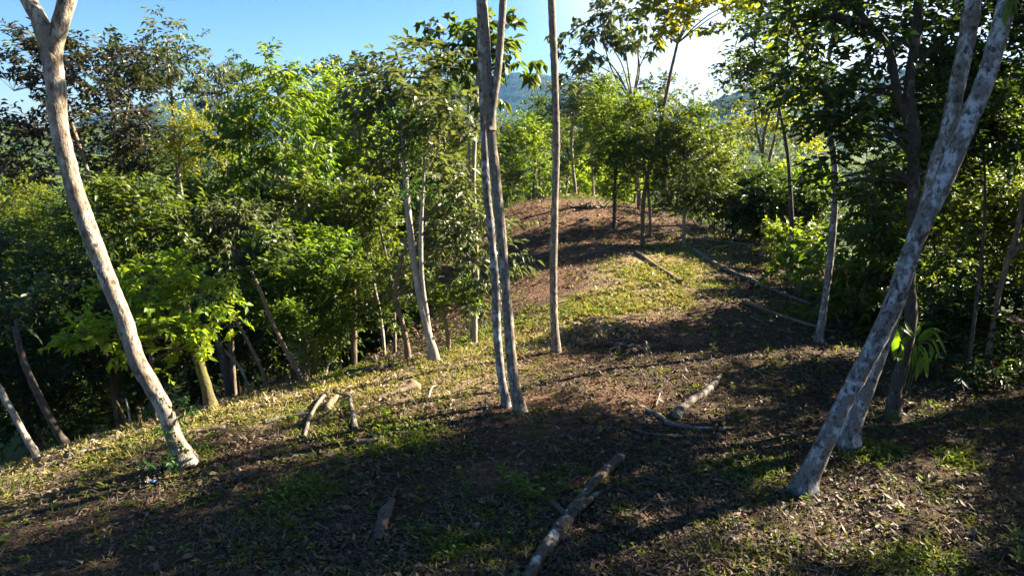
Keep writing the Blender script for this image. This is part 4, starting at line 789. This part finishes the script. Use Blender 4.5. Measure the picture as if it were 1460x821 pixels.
# dry sticks
SG = 'dry twigs on the forest floor'
for k, (a, b) in enumerate([((398,690),(412,682)),((696,655),(706,662)),((640,605),(655,590)),((1002,628),(1024,652)),((735,655),(752,640)),((330,720),(352,716)),((560,655),(575,640)),((880,700),(905,712)),((1075,528),(1090,540)),((1148,530),(1160,520)),((150,790),(175,780)),((600,720),(622,714)),((940,640),(960,652)),((680,585),(700,578)),((290,760),(300,742)),((820,640),(838,652)),((450,750),(470,758)),((1200,740),(1224,748)),((1380,778),(1412,790)),((690,800),(708,790)),((1010,690),(1022,672))] + [((q, r_), (q+rng.uniform(8,34)*(1 if rng.uniform()<.5 else -1), r_+rng.uniform(-12,12))) for q, r_ in zip(rng.uniform(60,1420,34), rng.uniform(520,812,34))]):
    m = ((a[0]+b[0])/2+rng.uniform(-3,3), (a[1]+b[1])/2+rng.uniform(-3,3))
    lay('dry_twig', 'dry pale twig lying on the leaf litter', 'twig', [a, m, b], [1.5,1.4,.8], 'grey_log' if k % 2 else 'pale', 1.2, caps=False, group=SG, sides=5)
# brush pile of wilted leaves and stalks
def brush():
    O = G(858, 485); root = empty('brush_pile', O, 'pile of wilted grey branches and leaves below the grassy hillside', 'brush pile')
    parts = []
    for k in range(46):
        p = G(rng.uniform(822, 893), rng.uniform(463, 503)); a = rng.uniform(-.6, .5); L = rng.uniform(.3, .9); q = p + np.array([math.cos(a)*L, math.sin(a)*L, rng.uniform(-.05,.15)]); p[2] += rng.uniform(.02,.2); q[2] = max(q[2], g1(q[0], q[1])+.04)
        parts.append(tube([p, (p+q)/2+np.array([0,0,.06]), q], [.012,.010,.005], n=5, sides=5))
    wood('stalk', parts, BM['grey_log'], root, O)
    V, F, Tn, _, _ = foliage([(G(860,488)+np.array([0,0,.1]), (.75,.5,.09)), (G(838,478)+np.array([0,0,.05]), (.5,.4,.08)), (G(882,496)+np.array([0,0,.05]), (.5,.4,.07))], 'hang', 2.6, .7, .95, .3)
    o = link('wilted_foliage', mesh_np('wilted_foliage', V-O, F, LM['litter'], Tn), root); o['kind'] = 'stuff'
    O = G(838, 295); root = empty('cut_stalks', O, 'row of grey cut stalks heaped on the hill crest', 'brush pile')
    wood('stalk', [tube([G(x, 297), G(x, 297)+np.array([rng.uniform(-.45,.45), rng.uniform(-.35,.35), rng.uniform(.04,.3)])], [.035,.015], n=4, sides=5) for x in rng.uniform(808, 864, 34)], BM['pale'], root, O)
brush()
# scrap of wrapper by the forked tree
def scrap():
    O = G(216, 688) + np.array([0,0,.012]); root = empty('plastic_scrap', O, 'small crumpled blue and white wrapper on the ground by the forked trunk', 'litter')
    for nm, x0, x1, mt in (('white_half', -.065, .0, plain('wrapper_white', (.7,.7,.7), .4)), ('blue_half', .002, .06, plain('wrapper_blue', (.12,.28,.6), .4))):
        X, Yy = np.meshgrid(np.linspace(x0, x1, 7), np.linspace(-.03, .03, 6)); Z = rng.uniform(0, .022, X.shape); V = np.stack([X.ravel(), Yy.ravel(), Z.ravel()], 1); i = np.arange(42).reshape(6, 7)
        link(nm, mesh_np(nm, V, np.stack([i[:-1,:-1], i[:-1,1:], i[1:,1:], i[1:,:-1]], 2).reshape(-1, 4), mt), root)
scrap()

# ------------------------------------------------------------------ ground cover
def scatter(n, r0, r1, az=44, pw=1.0):
    u = rng.uniform(0, 1, n); r = r0*(r1/r0)**u if pw == 1 else (r0**2 + u*(r1**2-r0**2))**.5; a = np.radians(rng.uniform(-az, az, n))
    x, y = r*np.sin(a), r*np.cos(a); return x, y, gz(x, y), r
def litter():
    q1 = scatter(240000, 4.6, 34); q2 = scatter(70000, 12, 34, 30, 2); x, y, z, r = (np.concatenate([a_, b_]) for a_, b_ in zip(q1, q2)); n = len(x); dens = np.clip(.68 + 1.0*_vn(x, y, .9) + .9*_vn(x, y, .31) + .35*_vn(x, y, 2.7) - .45*f_green(x, y) - .1*f_sunlit_straw(x, y), .08, 1)
    k = rng.uniform(0, 1, n) < dens; x, y, z, r = x[k], y[k], z[k], r[k]; n = len(x)
    d = rng.normal(0, 1, (n,3)); d[:,2] = rng.normal(.12, .28, n); d = nrm(d)
    L = (.026 + .040*rng.uniform(0, 1, n)**2)*(1 + .042*r)*rng.choice([.5, .7, .9, 1.1, 1.45], n); V, F = leaf_quads(np.stack([x, y, z+rng.uniform(.004, .035, n)], 1), d, L, L*rng.uniform(.25, .6, n), rng.uniform(-1, 1, n)*1.5, rng.uniform(-.3, .5, n), .45)
    t = np.clip(rng.beta(1.6, 2.6, n) + .25*_vn(x, y, 1.1) + .55*f_sunlit_straw(x, y), 0, 1); rd = f_red(x, y)  # litter tone also painted paler along the sunlit band
    isr = rng.uniform(0, 1, n) < rd*.6 + .02
    for nm, sel, mt, lab in (('leaf_litter', ~isr, 'litter', 'brown and grey dry leaves covering the forest floor'), ('rust_leaf_litter', isr, 'red', 'rust red dry leaves over the reddish soil')):
        q = np.repeat(sel, 4); idx = np.cumsum(q)-1; f = F[np.repeat(sel, 2)]; tag(link(nm, mesh_np(nm, V[q], idx[f], LM[mt], np.repeat(t, 4)[q])), lab, kind='stuff')
litter()
def grass():
    x, y, z, r = scatter(120000, 4.8, 36); g = f_green(x, y)*.75 + f_sunlit_straw(x, y)*(.5 + .9*_vn(x, y, .8) + .6*_vn(x, y, .33))*.8 - .13 - .5*f_red(x, y) + .12*rng.normal(0, 1, len(x)); k = rng.uniform(0, 1, len(x)) < np.clip(g*1.3, .02, 1)
    x, y, z, r = x[k], y[k], z[k], r[k]; nb = 7; n = len(x)*nb; st = f_sunlit_straw(x, y)
    bx = np.repeat(np.stack([x, y, z], 1), nb, 0) + rng.normal(0, .04, (n,3))*np.array([1,1,0]) - np.array([0,0,.01])
    d = rng.normal(0, .75, (n,3)); d[:,2] = rng.uniform(.35, 1.1, n); d = nrm(d); L = rng.uniform(.045, .13, n)*(1 + .035*np.repeat(r, nb))
    V, F = leaf_quads(bx, d, L, (.006 + .0011*np.repeat(r, nb))*rng.uniform(.7, 1.3, n), rng.uniform(0, 2.4, n), .2, .8)
    t = np.clip(np.repeat(.30 + .62*st + .5*_vn(x, y, .9)*st + .2*rng.normal(0, 1, len(x)), nb) + .12*rng.normal(0, 1, n), 0, 1)
    tag(link('grass', mesh_np('grass', V, F, LM['grass'], np.repeat(t, 4))), 'short green and straw coloured grass growing in patches', kind='stuff')
    # small broad-leaved weeds
    x, y, z, r = scatter(15000, 4.8, 30); k = rng.uniform(0, 1, len(x)) < np.clip(f_green(x, y)*.9 + .15*f_sunlit_straw(x, y) - .2, .02, 1); x, y, z, r = x[k], y[k], z[k], r[k]; nb = 7; n = len(x)*nb
    a = rng.uniform(0, 6.28, n); d = nrm(np.stack([np.cos(a), np.sin(a), rng.uniform(.1, 1.0, n)], 1)); h = np.repeat(rng.uniform(.02, .10, len(x)), nb)*rng.uniform(.3, 1, n)
    b = np.repeat(np.stack([x, y, z], 1), nb, 0) + rng.normal(0, .02, (n,3)); b[:,2] += h; L = rng.uniform(.03, .07, n)*(1+.03*np.repeat(r, nb))
    V, F = leaf_quads(b, d, L, L*.5, .5, .2, .4); t = np.clip(np.repeat(rng.normal(.45, .2, len(x)), nb) + rng.normal(0, .1, n), 0, 1)
    tag(link('weeds', mesh_np('weeds', V, F, LM['bright'], np.repeat(t, 4))), 'small broad leaved weeds sprouting through the leaf litter', kind='stuff')
    # stalks and twiglets
    x, y, z, r = scatter(9000, 4.6, 20); n = len(x); d = rng.normal(0, 1, (n,3)); d[:,2] = rng.normal(.1, .15, n); d = nrm(d); A = np.stack([x, y, z+.015], 1)
    V, F = twigs3(A, A + d*rng.uniform(.06, .22, n)[:,None], .0045, .002, .1)
    tag(link('twig_debris', mesh_np('twig_debris', V, F, BM['grey_log'])), 'tiny dry twigs strewn through the leaf litter', kind='stuff')
grass()
# larger single leaves lying on top
def big_leaves():
    FG = 'large dry leaves on the forest floor'; protos_ = []
    for k in range(5):
        L = .16; n = 7; t = np.linspace(0, 1, n); w_ = .045*np.sin(np.pi*np.clip(t*.94+.05, 0, 1))**.8*(1+.2*k/5); cz = .03*np.sin(t*3+k)*(1 if k % 2 else -.4) + .02
        c = np.stack([t*L-L/2, .012*np.sin(t*2+k), cz], 1); up = .012 + .01*k/5
        V = np.stack([c + np.array([0,1,0])*w_[:,None] + np.array([0,0,up]), c, c - np.array([0,1,0])*w_[:,None] + np.array([0,0,up*.6])], 1).reshape(-1, 3); F = [(i*3+j, i*3+j+1, i*3+j+4, i*3+j+3) for i in range(n-1) for j in (0, 1)]
        protos_.append(mesh_np('fallen_leaf', V, F, LM['red' if k == 4 else 'litter'], np.full(len(V), (.6,.85,.45,.72,.6)[k]), smooth=True))
    i = 0
    while i < 150:
        px, py = rng.uniform(20, 1450), 560 + 255*rng.uniform(0, 1)**.8
        p = G(px, py)
        if p[1] > 11: continue
        o = link('fallen_leaf', protos_[i % 5 if rng.uniform() < .6 else 0]); o.location = p + np.array([0,0,.012]); o.rotation_euler = (rng.normal(0,.3), rng.normal(0,.3), rng.uniform(0, 6.28)); s = rng.uniform(.35, .8); o.scale = (s,s,s)
        tag(o, 'dry curled leaf lying loose on the forest floor', 'leaf', FG); i += 1
big_leaves()
# single seedlings one can point to
def seedling(px, py, label, n=9, L=.11, W=.042, h=.16, leaf='bright', tone=.5):
    O = G(px, py); root = empty('seedling', O, label, 'seedling')
    wood('stem', [tube([(0,0,-.03), (.01,0,h*.5), (.0,.01,h)], [.005,.004,.003], n=4, sides=5)], BM['mossy'], root, np.zeros(3))
    for k in range(n):
        a = k*2.4 + rng.uniform(-.3,.3); f = (k+1)/n; d = nrm(np.array([[math.cos(a), math.sin(a), rng.uniform(.1, .7)]])); V, F = leaf_quads(np.array([[0,0,h*(.3+.7*f)]]), d, np.array([L*rng.uniform(.7,1.2)]), np.array([W]), .6, .2, .2)
        link('leaf', mesh_np('leaf', V, F, LM[leaf], np.full(4, np.clip(tone+rng.normal(0,.15), 0, 1))), root)
for a in [(735,700,'leafy green weed clump left of the lichened foreground log',16,.15,.055,.2),(752,712,'bright leaved seedling at the front of the weed clump',12,.14,.05,.16),(718,690,'darker green seedling at the back of the weed clump',12,.13,.05,.2),(802,702,'dark leaved seedling touching the lichened foreground log',9,.12,.05,.14,'green',.3),
          (1440,792,'bright seedling at the lower corner by the forest edge',12,.13,.05,.28),(1450,815,'low leafy plant below the bright corner seedling',12,.14,.055,.18),(1062,706,'small sunlit seedling left of the leaning trunk foot',9,.09,.03,.2),(1150,722,'seedling in front of the leaning trunk foot',9,.09,.035,.16),(118,742-40,'bright seedling on the shade line left of the wrapper',10,.10,.04,.18,'lime',.4),
          (262,796,'small two leaved sprout in the dark litter',4,.10,.045,.1,'lime',.3),(610,768,'pale green sprout in front of the rotten slab',9,.12,.04,.12),(585,770,'thin green sprout beside the rotten slab',7,.1,.035,.12),(680,775,'blue green fernlike seedling right of the rotten slab',14,.13,.03,.12,'green',.4),
          (492,588,'bright leafy sprout between sawn log and bent branch',14,.11,.05,.2,'bright',.9),(483,545,'sunlit seedling on the leafy fallen branch',16,.13,.05,.3,'lime',.3),(420,603,'sunlit little sprout by the whitish grey log',8,.09,.04,.12,'lime',.4),(550,600,'weed clump in front of the earthy fallen trunk',14,.11,.05,.18),(530,655,'weed clump below the short cut log',14,.11,.05,.15),
          (1015,500,'bright little sprout in the sun patch',9,.09,.035,.14),(1085,560,'seedling in the shade right of the pale mottled log',9,.09,.035,.14),(1270,610,'weedy sprout at the foot of the dark twisting stem',14,.12,.045,.25),(1305,615,'leafy weed right of the dark twisting stem',12,.12,.045,.2),(1400,590,'faint seedling in the deep shade',9,.1,.04,.15,'green',.5)]:
    seedling(*a)
def basecover():
    root = next(o for o in C.objects if o.get('label', '').startswith('thick tan mottled'))
    org = np.array(root.location); bl = [PB((268,655,8.55,16,12)), PB((258,625,8.5,8,16)), PB((245,668,8.4,18,8)), PB((252,595,8.55,6,14))]
    V, F, Tn, _, _ = foliage(bl, 'small', 1.6, .8, .3, .3, .4); o = link('climbing_vine', mesh_np('climbing_vine', V-org, F, LM['vine'], Tn), root); o['kind'] = 'stuff'
basecover()
# ------------------------------------------------------------------ haze
def haze():
    me = bpy.data.meshes.new('haze'); x0, x1, y0, y1, z0, z1 = -1600, 1600, -420, 2000, -140, 260
    V = [(x, y, z) for z in (z0, z1) for y in (y0, y1) for x in (x0, x1)]
    me.from_pydata(V, [], [(0,2,3,1),(4,5,7,6),(0,1,5,4),(2,6,7,3),(0,4,6,2),(1,3,7,5)])
    m, nt, out = newmat('haze'); v = N(nt, 'ShaderNodeVolumePrincipled'); v.inputs['Color'].default_value = (.20,.48,1,1); v.inputs['Density'].default_value = .00014; v.inputs['Anisotropy'].default_value = .35
    nt.links.new(v.outputs[0], out.inputs['Volume']); me.materials.append(m); tag(link('haze', me), 'thin blue haze over the valley', kind='stuff')
haze()
print('leaf triangles', TREE_LEAVES[0])
